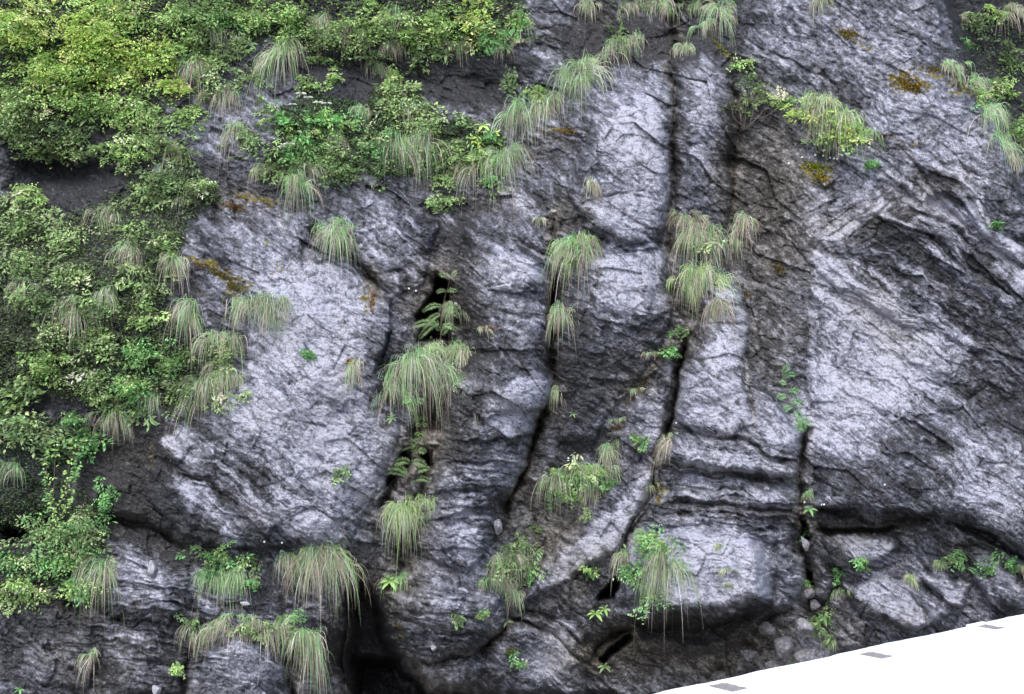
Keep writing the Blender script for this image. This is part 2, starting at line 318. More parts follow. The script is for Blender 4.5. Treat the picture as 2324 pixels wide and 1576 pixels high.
pit([(0,310),(150,300),(320,350),(330,420),(280,450),(80,470),(0,420)], .75, 150)
pit([(640,110),(780,90),(1000,150),(1160,150),(1140,240),(900,215),(700,190)], .7, 150)

# bedding: where the beds run (degrees, down to the right) and how strong they show
def tpoly(P, val, R=14):
    s = win(P, 10); x = UW[s] + wx[s] * .5; y = VW[s] + wy[s] * .5; q, _, _ = pdist(P, x, y, True); q = np.where(inside(P, x, y), q, 0)
    T[s] += val * sm(0, R, q)
def region(lst):
    A = np.zeros_like(U)
    for (u, v, ru, rv, ang) in lst:
        c, n = math.cos(math.radians(ang)), math.sin(math.radians(ang)); dx = U - u; dy = Vv - v
        A = np.maximum(A, np.exp(-(((dx * c + dy * n) / ru) ** 2 + ((-dx * n + dy * c) / rv) ** 2) ** 1.5))
    return A
def beds(ang, seed, lw=150, th=16):
    c, n = math.cos(math.radians(ang)), math.sin(math.radians(ang))
    x = (UW + wx) * c + (VW + wy) * n; q = -(UW + wx * 1.5) * n + (VW + wy * 1.5) * c
    a = noise(x / lw, q / th, seed); b = noise(x / (lw * .45), q / (th * .4), seed + 3); e_ = noise(x / (lw * .2), q / (th * .18), seed + 5)
    s1 = 1 - np.abs(a) * 2; return (s1 * .55 + b * .4 + e_ * .22)
R_right = region([(2120, 640, 400, 250, 35), (1980, 1000, 420, 230, 20), (2100, 1320, 380, 120, 10), (2500,900,300,700,0)])
R_low = region([(1640, 1150, 190, 160, 8), (1030, 1420, 190, 120, 5), (1080, 1120, 160, 130, 5), (330, 1400, 260, 180, 20)])
R_fold = region([(1930,490,130,110,-20)])
R_left = region([(620, 1050, 380, 260, 35), (860, 520, 200, 150, 50), (1230, 1470, 180, 120, 35), (1150, 560, 200, 100, 30)])
def saw(ang, seed, th, lw=260, wob=.8):
    """stacked beds: each leans out downwards and ends in a sharp undercut lip; also a different shade for each bed"""
    c, n = math.cos(math.radians(ang)), math.sin(math.radians(ang)); x = (U + wx * .3) * c + (Vv + wy * .3) * n; q = -(U + wx * .3) * n + (Vv + wy * .3) * c
    p = q / th + wob * noise(x / lw, q / (th * 5), seed) + .18 * noise(x / (lw * .25), q / (th * 2), seed + 1); k = np.floor(p); f = p - k
    r = np.random.RandomState(seed + 500).rand(4096); ki = (k.astype(np.int64) * 7 + 300) & 4095
    amp = sm(-.35, .55, noise(x / (lw * .7) + r[ki] * 90, k * 3.7, seed + 2)) * (.4 + .9 * r[(ki + 5) & 4095])
    prof = f ** 1.6 * (1 - sm(.9, 1.0, f)); return (prof - .3) * amp, (r[(ki + 9) & 4095] - .5)
def facets(ang, seed, sx, sy):
    """angular fracture planes: every cell is a small tilted plane"""
    c, n = math.cos(math.radians(ang)), math.sin(math.radians(ang)); x = ((U + wx * .25) * c + (Vv + wy * .25) * n) / sx; y = (-(U + wx * .25) * n + (Vv + wy * .25) * c) / sy
    r = np.random.RandomState(seed + 700); ox, oy, tx_, ty_, oh = (r.rand(128, 128).astype(np.float32) for _ in range(5)); xi = np.floor(x).astype(np.int32); yi = np.floor(y).astype(np.int32)
    best = np.full(x.shape, 9., np.float32); sec = best.copy(); hh = np.zeros_like(best)
    for dy in (-1, 0, 1):
        for dx in (-1, 0, 1):
            a, b = (xi + dx) & 127, (yi + dy) & 127; ex_ = x - (xi + dx) - ox[b, a]; ey_ = y - (yi + dy) - oy[b, a]; d_ = ex_ * ex_ + ey_ * ey_
            h_ = (tx_[b, a] - .5) * 1.3 * ex_ + (ty_[b, a] - .5) * 1.5 * ey_ + (oh[b, a] - .5) * .35; m = d_ < best
            sec = np.where(m, best, np.minimum(sec, d_)); hh = np.where(m, h_, hh); best = np.where(m, d_, best)
    return hh * sm(0, .10, np.sqrt(sec) - np.sqrt(best)) if False else hh, sm(.07, 0, np.sqrt(sec) - np.sqrt(best))
b1, b2, b3 = beds(37, 40, 170, 18), beds(9, 50, 130, 15), beds(36, 60, 150, 20)
def two(ang, sd_, t1, t2):
    a, ca = saw(ang, sd_, t1); b, cb_ = saw(ang, sd_ + 20, t2, 110); return a + .42 * b, ca + .7 * cb_
sw1, c1 = two(37, 300, 40, 13); sw2, c2 = two(6, 310, 34, 12); sw3, c3 = two(34, 320, 46, 15); sw4, c4 = two(-28, 330, 34, 12)
R_any = np.maximum(np.maximum(R_right, R_low), np.maximum(R_left, R_fold)); w5 = np.clip(1 - R_any, .0, 1); R_right = R_right * (1 - R_fold)
wsum = R_right + R_low + R_left + R_fold + w5 * .6 + 1e-3
SAW = (R_right * sw1 * .8 + R_low * sw2 * 1.25 + R_left * sw3 * .45 + R_fold * sw4 * .8 + w5 * sw3 * .35) / np.maximum(wsum, 1)
LAM = (R_right * c1 + R_low * c2 * .7 + R_left * c3 * .6 + R_fold * c4 + w5 * .4 * c3) / np.maximum(wsum, 1)
fA, eA = facets(33, 1, 120, 62); fB, eB = facets(12, 2, 52, 30); fC, eC = facets(35, 3, 22, 11)
BED = R_right * b1 + R_low * b2 + R_left * b3 * .8

# general rock relief, from boulder scale to grit
big = fbm(U / 210, Vv / 210, 70, 3); mid = ridge((UW) / 75, (VW) / 75, 80, 3); sml = fbm(UW / 22, VW / 22, 90, 4, .6)

# stone tone: pale scoured rock (+), dark wet film and painted shade (-)
T += .43
T0 = T.copy()
tone([
 (620,620,150,110,40,.22),(760,690,120,110,50,.28),(700,820,170,110,60,.32),(640,960,170,100,40,.34),(800,1000,110,120,20,.3),(560,1120,200,50,33,.3),(700,1180,130,60,30,.25),(800,1120,80,60,0,.22),(420,1030,60,30,40,.3),(480,1160,110,30,30,.28),(480,1160,100,16,33,.5),(420,1095,60,12,35,.45),(560,1105,70,10,35,.35),(600,1175,90,12,33,.45),(520,1215,60,10,30,.4),(500,1065,90,10,33,.2),(405,1012,42,28,0,.4),(470,1028,30,22,0,.35),
 (900,570,60,110,-35,.12),(930,440,90,60,30,-.1),(1190,610,65,48,10,.42),(1180,480,70,30,20,.2),(1200,730,50,60,0,.2),(1180,900,75,45,-20,.38),(1140,1060,60,40,10,.2),(1120,950,70,30,0,.2),(1060,1210,40,70,-20,.28),(1060,1100,70,30,0,.05),
 (1440,300,75,100,15,.42),(1380,330,60,60,0,.15),(1480,400,50,60,0,.25),(1430,480,100,45,0,.3),(1350,420,60,40,40,.1),(1410,640,90,80,20,.42),(1470,600,60,70,0,.2),(1400,760,60,40,30,.15),(1250,300,60,60,0,-.05),
 (1600,190,50,60,0,.12),(1590,270,35,30,0,.15),(1600,360,35,30,0,.12),(1645,740,45,110,0,.28),(1625,910,90,62,10,.42),(1750,980,62,40,15,.35),(1600,1030,90,24,5,.25),(1720,1060,100,22,12,.3),(1580,1100,80,22,5,.2),(1720,1120,70,18,10,.2),(1580,1280,190,75,3,.5),(1700,1300,70,60,0,.15),
 (1380,1210,110,36,-48,.38),(1450,1120,60,30,-50,.3),(1270,1300,60,25,-40,.2),(1480,960,25,70,0,.3),
 (1930,660,70,40,35,.15),(2000,760,150,70,38,.3),(2100,800,90,80,20,.25),(1960,900,100,80,30,.25),(2020,920,90,50,30,.2),(1900,1000,70,90,-20,.2),(1880,860,40,120,0,.12),(2220,1110,110,50,30,.25),(2180,1000,70,40,30,.15),(2280,1030,60,60,0,.1),(1880,620,40,40,40,.25),
 (1880,480,90,50,-15,.25),(1960,430,60,30,30,.2),(2130,470,60,22,38,.25),(2200,520,70,20,45,.18),(2280,560,60,22,40,.15),(2200,440,30,60,-20,.2),(2070,510,80,9,38,.35),(2150,565,70,8,38,.32),(1990,640,100,8,36,.3),(2250,480,80,11,45,.35),(2160,385,70,14,30,.3),(2290,610,60,9,42,.35),(2050,610,90,6,36,.28),(2200,650,70,7,38,.25),(1900,530,70,10,-32,.3),(2000,470,70,8,-25,.3),(2230,700,60,8,36,.2),(2100,680,90,7,36,.25),(1930,700,80,6,36,.2),(2010,560,60,6,40,.25),
 (1900,60,180,90,20,.14),(2000,180,160,70,25,.18),(2100,280,150,70,15,.2),(1830,230,60,50,30,.18),(2200,330,70,90,-30,.12),(1750,130,60,60,0,.12),(2060,120,60,40,0,.1),(2080,340,120,50,10,.1),
 (1960,1245,50,28,30,.42),(2000,1340,70,38,30,.45),(2140,1340,60,30,30,.35),(2270,1290,70,30,30,.2),(2060,1400,60,25,20,.25),(1830,1460,60,50,0,.3),(2250,1360,70,30,0,.25),
 (1050,1350,100,25,5,.12),(1000,1360,40,14,15,.2),(1090,1400,60,20,10,.15),(1240,1490,50,60,30,.42),(1000,1530,70,25,0,.12),(1060,1270,50,40,0,.1),
 (330,1310,70,35,30,.25),(350,1370,100,22,20,.28),(300,1450,70,20,20,.22),(270,1500,50,20,20,.2),(550,1510,90,40,5,.3),(90,1510,50,40,0,.22),(170,1480,40,50,0,.12),(280,1270,60,40,20,.1),(620,250,60,50,30,.15),(460,300,60,60,0,.04),(600,310,60,40,0,.08),(520,400,100,60,0,-.15),(420,230,60,60,0,-.2),(700,430,120,40,0,-.15),(340,470,60,20,30,0.0),(60,400,60,20,30,.15),
], T)
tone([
 (850,150,240,75,5,-.32),(1080,180,120,70,0,-.25),(1350,80,110,70,0,-.22),(1500,60,90,60,0,-.28),(1640,100,60,70,10,-.25),(1250,110,40,60,0,.05),(180,400,170,70,15,-.32),(120,350,150,50,0,-.2),(300,1000,120,60,10,-.2),(300,1130,140,60,30,-.28),(400,1230,90,40,20,-.3),(240,1180,120,40,10,-.3),  # upper band and left recesses: dark wet stain plus painted shade
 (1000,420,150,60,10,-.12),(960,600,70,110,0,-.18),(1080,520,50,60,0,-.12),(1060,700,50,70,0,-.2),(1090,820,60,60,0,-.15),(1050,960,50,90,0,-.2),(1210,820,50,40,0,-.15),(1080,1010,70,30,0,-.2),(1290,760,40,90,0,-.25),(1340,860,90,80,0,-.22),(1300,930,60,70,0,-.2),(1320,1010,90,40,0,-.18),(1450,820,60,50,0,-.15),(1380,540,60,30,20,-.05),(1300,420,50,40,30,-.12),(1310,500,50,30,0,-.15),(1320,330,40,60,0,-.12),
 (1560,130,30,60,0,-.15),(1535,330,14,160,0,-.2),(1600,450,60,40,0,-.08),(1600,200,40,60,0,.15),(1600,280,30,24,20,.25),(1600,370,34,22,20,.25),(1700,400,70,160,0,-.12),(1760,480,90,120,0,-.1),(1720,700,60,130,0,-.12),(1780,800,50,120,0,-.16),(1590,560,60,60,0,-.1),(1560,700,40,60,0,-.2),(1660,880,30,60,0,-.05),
 (2150,600,200,60,38,-.22),(2020,540,90,60,35,-.2),(2280,700,90,110,0,-.06),(2240,820,90,80,0,-.08),(2180,440,60,40,40,-.22),(2080,1000,110,60,20,-.25),(1950,1080,90,50,0,-.2),(2080,1100,140,50,10,-.22),(2280,930,70,50,0,-.18),(2000,1190,180,30,2,-.25),(1900,1250,60,60,0,-.1),(2180,1260,60,30,30,-.15),(2250,60,75,130,0,-.3),(2330,260,70,140,-25,-.3),(2200,-60,80,90,0,-.3),(1900,150,50,30,40,-.1),(1930,230,25,40,0,-.15),(1860,1400,50,40,0,-.15),  # includes overhang shadow and the recessed gully, darkened in the tone
 (1400,1440,80,50,0,-.18),(1600,1440,200,50,-5,-.16),(1300,1350,120,40,-30,-.15),(1500,1500,160,50,-5,-.14),(1340,1400,60,50,0,-.15),(1180,1330,60,40,0,-.1),(840,1420,70,150,0,-.3),(720,1480,50,110,0,-.12),(830,1250,60,60,0,-.15),(1000,1450,90,40,0,-.08),(1180,1440,50,40,0,-.1),(100,1250,110,80,0,-.2),(100,1380,130,50,10,-.2),(420,1440,50,80,0,-.2),(200,1580,80,40,0,-.05),(560,1280,120,60,20,-.2),(600,1350,90,40,0,-.2),(30,1500,30,50,0,-.1),(1130,1200,40,60,0,-.15),(1420,1150,25,25,0,0.0),(1560,1150,110,20,5,-.1),(1740,1190,90,24,5,-.12),  # includes boulder underside and cave, their shade put into the tone
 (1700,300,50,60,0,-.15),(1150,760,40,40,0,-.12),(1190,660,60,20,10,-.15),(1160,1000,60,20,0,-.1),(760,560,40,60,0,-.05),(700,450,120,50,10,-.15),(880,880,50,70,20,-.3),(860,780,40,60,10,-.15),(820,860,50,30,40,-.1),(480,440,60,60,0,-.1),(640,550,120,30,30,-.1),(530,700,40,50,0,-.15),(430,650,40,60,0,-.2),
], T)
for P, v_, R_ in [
 ([(-330,480),(0,450),(300,420),(440,380),(500,440),(430,520),(390,690),(520,780),(540,880),(440,940),(230,930),(100,1000),(200,1200),(230,1300),(120,1340),(-330,1390)], -.4, 30), ([(-330,-260),(1180,-260),(1190,40),(1150,100),(900,95),(600,100),(420,190),(380,270),(330,330),(0,330),(-330,300)], -.45, 30), ([(590,370),(640,240),(880,150),(1000,250),(1160,340),(1100,400),(900,400),(640,400)], -.35, 30),  # shade behind the shrubs painted into the rock, for deep dark gaps
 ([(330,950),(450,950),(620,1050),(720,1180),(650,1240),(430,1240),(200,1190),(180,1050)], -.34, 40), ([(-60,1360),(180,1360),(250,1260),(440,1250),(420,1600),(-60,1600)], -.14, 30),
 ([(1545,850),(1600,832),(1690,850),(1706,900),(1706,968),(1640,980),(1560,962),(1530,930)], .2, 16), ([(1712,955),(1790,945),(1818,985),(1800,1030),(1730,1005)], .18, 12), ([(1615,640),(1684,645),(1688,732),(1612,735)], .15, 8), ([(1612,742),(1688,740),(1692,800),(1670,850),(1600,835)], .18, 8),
 ([(1530,1215),(1690,1228),(1762,1285),(1755,1347),(1655,1374),(1500,1390),(1450,1330),(1500,1260)], .32, 9), ([(1420,1398),(1655,1385),(1762,1362),(1740,1440),(1600,1490),(1420,1500)], -.2, 8), ([(1100,580),(1160,572),(1225,592),(1240,650),(1180,640),(1150,665),(1110,650)], .22, 12), ([(1130,880),(1190,845),(1240,870),(1240,915),(1140,925)], .2, 12), ([(1100,940),(1245,938),(1235,975),(1150,1010),(1105,980)], .16, 14),  # dark polygon below the boulder lip: painted underside shade
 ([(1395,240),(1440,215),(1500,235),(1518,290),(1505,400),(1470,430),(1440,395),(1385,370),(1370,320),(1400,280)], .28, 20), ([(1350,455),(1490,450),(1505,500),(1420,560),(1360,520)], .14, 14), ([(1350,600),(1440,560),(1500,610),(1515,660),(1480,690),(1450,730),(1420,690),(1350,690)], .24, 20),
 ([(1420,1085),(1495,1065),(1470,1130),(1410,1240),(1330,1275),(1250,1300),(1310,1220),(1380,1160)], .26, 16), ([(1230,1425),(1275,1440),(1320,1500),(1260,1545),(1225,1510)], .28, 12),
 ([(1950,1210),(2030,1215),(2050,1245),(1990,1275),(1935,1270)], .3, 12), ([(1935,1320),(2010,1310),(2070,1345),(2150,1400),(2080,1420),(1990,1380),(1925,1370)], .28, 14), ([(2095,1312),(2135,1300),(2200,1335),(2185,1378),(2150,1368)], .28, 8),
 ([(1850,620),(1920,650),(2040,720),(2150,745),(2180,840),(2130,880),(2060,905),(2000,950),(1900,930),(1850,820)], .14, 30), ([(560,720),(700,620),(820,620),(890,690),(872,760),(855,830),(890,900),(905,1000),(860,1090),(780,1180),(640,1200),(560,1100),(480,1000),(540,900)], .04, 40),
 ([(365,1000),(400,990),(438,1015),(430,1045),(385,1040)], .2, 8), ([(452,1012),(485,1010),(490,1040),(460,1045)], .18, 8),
 ([(2100,-260),(2130,0),(2160,100),(2205,190),(2290,330),(2330,420),(2660,600),(2660,-260)], -.5, 20), ([(640,80),(1160,110),(1250,140),(1160,230),(1000,235),(900,225),(720,200),(640,160)], -.5, 20), ([(0,300),(330,340),(340,420),(260,470),(100,470),(0,430)], -.5, 24),  # gully painted dark for its depth; both recesses mix wet stain and shade
 ([(200,955),(430,945),(345,1010),(330,1130),(430,1240),(220,1170),(180,1050)], -.22, 24), ([(780,1240),(880,1230),(890,1330),(890,1440),(940,1500),(780,1600),(775,1400)], -.25, 16), ([(1270,50),(1640,70),(1650,130),(1560,110),(1480,160),(1380,150),(1270,130)], -.4, 20),  # second polygon: cave darkness painted into the rock tone
 ([(2000,440),(2090,400),(2330,560),(2330,660),(2200,640),(2060,620),(1960,560)], -.06, 30), ([(1840,1155),(2060,1165),(2130,1180),(2060,1200),(1850,1230)], -.3, 12), ([(1380,1390),(1640,1395),(1780,1365),(1760,1440),(1600,1500),(1350,1560),(1340,1450)], -.12, 20),  # painted overhang shadow on the right wall, painted shade under the boulder
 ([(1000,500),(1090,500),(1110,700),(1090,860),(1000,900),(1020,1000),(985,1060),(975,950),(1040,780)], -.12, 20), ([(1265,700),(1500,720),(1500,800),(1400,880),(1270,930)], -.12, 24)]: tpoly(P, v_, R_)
T = T0 + .40 * np.tanh((T - T0) / .42)
lat = fbm((UW + .6 * VW) / 46, (VW - .6 * UW) / 22, 120, 5, .62)
fine = fbm(UW / 15, VW / 15, 130, 4, .7); blot = fbm(UW / 60, VW / 60, 140, 4, .6)
streak = fbm(UW / 14, VW / 120, 150, 3)
def streaks(ang, seed, L_, w_): c, n = math.cos(math.radians(ang)), math.sin(math.radians(ang)); return fbm(((U + wx) * c + (Vv + wy) * n) / L_, (-(U + wx) * n + (Vv + wy) * c) / w_, seed, 3, .6)
ST = (R_low * streaks(8, 400, 70, 7) + (R_right + R_left + w5 * .8) * streaks(36, 410, 90, 7) + R_fold * streaks(-28, 420, 70, 7)) / np.maximum(wsum, 1)
T += .24 * ST
T += .24 * R_left * np.minimum(fbm(((U + wx) * .8 + (Vv + wy) * .6) / 120, (-(U + wx) * .6 + (Vv + wy) * .8) / 17, 440, 3), .12) * (1 - .55 * region([(1960, 190, 330, 210, 15)]))
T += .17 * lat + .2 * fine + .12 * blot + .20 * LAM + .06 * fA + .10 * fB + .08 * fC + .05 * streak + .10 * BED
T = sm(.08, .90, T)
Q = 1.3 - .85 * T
H += (.022 * R_right * b1 + .07 * R_low * b2 + .022 * R_left * b3) * (.35 + .65 * Q)
CALM = 1 - .75 * region([(1960, 190, 330, 210, 15)])
SM = CALM * np.clip(sm(-.15, .45, fbm(U / 230, Vv / 170, 430, 3)) + R_low + .6 * R_fold, .12, 1)
H += .13 * SAW * (.4 + .6 * Q) * SM + (.12 * fA + .045 * fB) * (.4 + .6 * CALM) + .017 * fC - .012 * eA - .008 * eB
H += .13 * big + (.035 * (mid - .3) + .018 * sml) * (.4 + .6 * Q)
H += (.010 * noise(U / 5.2, Vv / 5.2, 97) + .016 * ridge((UW + VW * .5) / 36, (VW - UW * .5) / 14, 99, 2)) * Q
j1 = noise((UW + VW * .25) / 95, (VW - UW * .3) / 60, 111); H -= .018 * np.exp(-(np.abs(j1) / .03) ** 1.3) * sm(-.2, .3, big + .2 * sml)
tone([(1740,420,110,190,0,.55),(1740,700,80,200,0,.35),(1230,1160,90,90,-30,.6),(1250,1250,80,40,-40,.4),(1450,860,90,30,-50,.5),(1560,1460,260,70,-5,.5),(1400,1500,150,70,0,.3),(230,1080,120,80,0,.3),(300,1000,110,50,10,.3),(200,1500,130,70,0,.3),(720,1500,60,120,0,.35),(850,1340,90,80,0,.35),(1270,560,30,90,0,.3),(1300,480,60,60,20,.3),(1990,480,200,50,-20,.3),(2000,720,130,60,38,.3),(1060,460,120,40,0,.25),(1230,320,70,50,0,.3),(850,640,25,50,-30,.8),(1980,1210,150,40,0,.3),(1930,1430,140,50,-10,.25),(1300,1320,100,40,-40,.5),(960,690,60,90,0,.2),(560,460,90,40,10,.3),(1660,1480,150,60,-10,.3),(1010,1540,100,40,0,.2),(590,350,50,40,0,.2),(1350,80,120,60,0,.25),(1560,700,50,120,0,.3),(1265,900,30,120,0,.3)], BR)
tone([(560,465,40,16,10,.7),(600,470,30,14,0,.5),(500,620,70,12,28,1.0),(530,655,26,14,20,.9),(460,600,30,10,10,.8),(620,610,50,20,0,.4),(600,540,60,16,10,.35),(845,690,7,36,5,.9),(1925,78,26,16,15,.9),(1970,95,25,10,20,.5),(2065,195,52,22,8,.9),(2110,160,50,12,8,.7),(2180,190,30,16,30,.5),(2030,180,20,10,0,.6),(1855,385,40,24,10,.9),(1260,297,45,5,5,.9),(1490,1110,16,22,0,.7),(1505,1290,20,40,0,.5),(2080,310,40,8,0,.6),(1640,110,50,5,45,.7),(1520,170,12,50,0,.4),(1530,260,10,70,0,.3),(1690,660,16,40,0,.4),(1770,610,20,20,0,.5),(1660,600,20,14,0,.4),(350,1030,10,20,0,.6),(760,560,60,16,0,.3),(2220,200,18,60,-25,.5),(1420,330,8,25,0,.3),(930,1430,40,30,0,.2),(1160,1480,30,20,0,.4),(900,1440,30,40,0,.3),(1340,420,14,30,20,.4),(2190,200,60,16,15,.35),(640,470,60,20,10,.4),(480,680,50,20,0,.3),(1270,1140,70,60,0,.3),(1200,1230,70,50,-30,.25)], MO)
BR = np.clip(BR + .12 * fbm(U / 90, Vv / 90, 160, 4) + .05, 0, 1)
MO = np.clip(MO * .75 * (1 + 2.2 * fbm(U / 12, Vv / 9, 170, 3)), 0, 1)

Y = -H
K = (DIST + Y) / DIST
VERT = np.stack([(U - 1162) * PXM * K, Y, (788 - Vv) * PXM * K], -1).reshape(-1, 3)
idx = np.arange(NU * NV, dtype=np.int32).reshape(NV, NU)
QF = np.stack([idx[:-1, :-1], idx[1:, :-1], idx[1:, 1:], idx[:-1, 1:]], -1).reshape(-1, 4)

def surf_h(u, v):
    u = np.atleast_1d(np.asarray(u, float)); v = np.atleast_1d(np.asarray(v, float))
    return bil(H, (u - us[0]) / STEP, (v - vs[0]) / STEP)
def surf(u, v, out=0.0):
    y = -float(surf_h(u, v)[0]) - out
    return Vector(at(u, v, y))

# rock material
R = N("wet_limestone"); tx = R.n("ShaderNodeTexCoord"); P0 = tx.outputs["Object"]
vc_ = R.n("ShaderNodeVertexColor", layer_name="col"); sp = R.n("ShaderNodeSeparateColor"); R.l(vc_.outputs[0], sp.inputs[0])
n1 = R.n("ShaderNodeTexNoise", i_Scale=16.0, i_Detail=6.0, i_Roughness=.72); R.l(P0, n1.inputs["Vector"])
n2 = R.n("ShaderNodeTexNoise", i_Scale=42.0, i_Detail=3.0, i_Roughness=.75); R.l(P0, n2.inputs["Vector"])
mp = R.n("ShaderNodeMapping"); mp.inputs["Rotation"].default_value = (0, math.radians(37), 0); mp.inputs["Scale"].default_value = (1.2, 3, 9); R.l(P0, mp.inputs[0])
n3 = R.n("ShaderNodeTexNoise", i_Scale=4.0, i_Detail=5.0, i_Roughness=.65, i_Distortion=.8); R.l(mp.outputs[0], n3.inputs["Vector"])
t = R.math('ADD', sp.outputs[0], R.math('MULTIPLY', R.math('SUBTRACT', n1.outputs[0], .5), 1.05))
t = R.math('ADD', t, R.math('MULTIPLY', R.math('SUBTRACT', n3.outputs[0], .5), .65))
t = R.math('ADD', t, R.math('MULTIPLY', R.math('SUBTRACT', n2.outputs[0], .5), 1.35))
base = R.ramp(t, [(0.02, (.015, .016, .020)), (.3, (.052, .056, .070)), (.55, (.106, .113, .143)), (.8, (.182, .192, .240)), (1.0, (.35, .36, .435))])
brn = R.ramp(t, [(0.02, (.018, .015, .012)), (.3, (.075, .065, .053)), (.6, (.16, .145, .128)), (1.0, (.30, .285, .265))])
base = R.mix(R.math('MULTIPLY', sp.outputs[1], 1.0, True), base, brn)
mn = R.n("ShaderNodeTexNoise", i_Scale=22.0, i_Detail=4.0); R.l(P0, mn.inputs["Vector"])
mcol = R.ramp(mn.outputs[0], [(.3, (.03, .026, .010)), (.5, (.10, .082, .02)), (.7, (.19, .16, .035))])
mf = R.math('MULTIPLY', R.math('SUBTRACT', R.math('ADD', sp.outputs[2], R.math('MULTIPLY', mn.outputs[0], .9)), .82), 2.6, True)
base = R.mix(mf, base, mcol)
R.l(base, R.b.inputs["Base Color"])
rr = R.math('ADD', .55, R.math('MULTIPLY', n1.outputs[0], .4)); R.l(rr, R.b.inputs["Roughness"])
R.b.inputs["Specular IOR Level"].default_value = .35
hh = R.math('ADD', R.math('MULTIPLY', n1.outputs[0], .6), R.math('ADD', R.math('MULTIPLY', n2.outputs[0], .6), R.math('MULTIPLY', n3.outputs[0], .5)))
bp = R.n("ShaderNodeBump", i_Strength=1.0, i_Distance=.012); R.l(hh, bp.inputs["Height"]); R.l(bp.outputs[0], R.b.inputs["Normal"])
ROCK = R.m
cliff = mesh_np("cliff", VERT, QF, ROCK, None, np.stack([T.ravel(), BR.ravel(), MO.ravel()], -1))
tag(cliff, "mottled grey limestone cliff face with deep cracks and ledges", "cliff", kind="structure")
# ------------------------------------------------------------------ ground of the gorge and the sunlit concrete road edge
gm = N("gorge_gravel"); gx = gm.n("ShaderNodeTexNoise", i_Scale=1.5, i_Detail=8.0)
gm.l(gm.ramp(gx.outputs[0], [(.3, (.05, .05, .05)), (.6, (.16, .155, .15)), (.8, (.26, .25, .24))]), gm.b.inputs["Base Color"]); gm.b.inputs["Roughness"].default_value = .9
uu = np.linspace(-120, 120, 61); yy = np.linspace(-160, 2.5, 61); GX, GY = np.meshgrid(uu, yy)
GZ = -6.35 + .12 * noise(GX / 3, GY / 3, 201)
gi = np.arange(61 * 61).reshape(61, 61)
tag(mesh_np("ground", np.stack([GX, GY, GZ], -1).reshape(-1, 3), np.stack([gi[:-1, :-1], gi[:-1, 1:], gi[1:, 1:], gi[1:, :-1]], -1).reshape(-1, 4), gm.m), kind="structure")

DH = 1.65
def deck_pt(u, v):                      # photo position on the level road surface
    dist = DH / ((v - 788) * PXM / DIST); return np.array([(u - 1162) * PXM / DIST * dist, dist - DIST])
A_, B_ = deck_pt(1478, 1576), deck_pt(2324, 1394); ex = (B_ - A_) / np.hypot(*(B_ - A_)); ey = np.array([ex[1], -ex[0]])   # ey: towards the viewer
cm = N("sunbleached_concrete"); ct = cm.n("ShaderNodeTexCoord"); cn = cm.n("ShaderNodeTexNoise", i_Scale=5.0, i_Detail=8.0, i_Roughness=.7); cm.l(ct.outputs["Object"], cn.inputs["Vector"])
cm.l(cm.ramp(cn.outputs[0], [(.25, (.80, .80, .80)), (.6, (.88, .88, .875))]), cm.b.inputs["Base Color"]); cm.b.inputs["Roughness"].default_value = .8
cb = cm.n("ShaderNodeBump", i_Strength=.25, i_Distance=.004); cm.l(cn.outputs[0], cb.inputs["Height"]); cm.l(cb.outputs[0], cm.b.inputs["Normal"])
dm = N("gritty_dirt"); dn = dm.n("ShaderNodeTexNoise", i_Scale=30.0, i_Detail=6.0, i_Roughness=.8)
dm.l(dm.ramp(dn.outputs[0], [(.38, (.09, .075, .07)), (.5, (.24, .21, .20)), (.62, (.58, .55, .54))]), dm.b.inputs["Base Color"])
hs = []
for (u, v, lw, dw) in [(1652, 1556, .085, .105), (1988, 1484, .085, .10), (2245, 1420, .085, .10)]:
    p = deck_pt(u, v) - A_; hs.append((p @ ex - lw, p @ ex + lw, p @ ey - dw, p @ ey + dw))
sb = sorted({-6.0, 9.0, *[h for q in hs for h in q[:2]]}); V_, F_ = [], []
def quad(a, b, c, d):
    i = len(V_); V_.extend([a, b, c, d]); F_.append([i, i + 1, i + 2, i + 3])
def dp(s_, t_, z): p = A_ + ex * s_ + ey * t_; return (p[0], p[1], z)
fine_s = []
for a, b in zip(sb[:-1], sb[1:]):
    n_ = max(1, int((b - a) / .04)); fine_s += [a + (b - a) * k / n_ for k in range(n_)]
fine_s.append(sb[-1])
zt, zb = -DH, -DH - .22
for a, b in zip(fine_s[:-1], fine_s[1:]):
    hole = next((h for h in hs if h[0] - 1e-6 <= a and b <= h[1] + 1e-6), None)
    ea, eb = [.014 * float(noise(q * 4.0, .5, 210)) + .006 * float(noise(q * 19.0, .5, 211)) for q in (a, b)]
    if hole:
        quad(dp(a, ea, zt), dp(a, hole[2], zt), dp(b, hole[2], zt), dp(b, eb, zt)); quad(dp(a, hole[3], zt), dp(a, 9, zt), dp(b, 9, zt), dp(b, hole[3], zt))
        quad(dp(a, hole[2], zt), dp(a, hole[2], zb), dp(b, hole[2], zb), dp(b, hole[2], zt)); quad(dp(a, hole[3], zb), dp(a, hole[3], zt), dp(b, hole[3], zt), dp(b, hole[3], zb))
    else: quad(dp(a, ea, zt), dp(a, 9, zt), dp(b, 9, zt), dp(b, eb, zt))
    quad(dp(a, ea, zt), dp(b, eb, zt), dp(b, eb + .01, zb), dp(a, ea + .01, zb)); quad(dp(a, ea + .01, zb), dp(b, eb + .01, zb), dp(b, 9, zb), dp(a, 9, zb))
for h in hs:
    for s_ in h[:2]: quad(dp(s_, h[2], zt), dp(s_, h[3], zt), dp(s_, h[3], zb), dp(s_, h[2], zb))
tag(mesh_np("road_slab", V_, F_, cm.m, smooth=False), "sun bleached white concrete road edge at the lower right", "road edge", kind="structure")
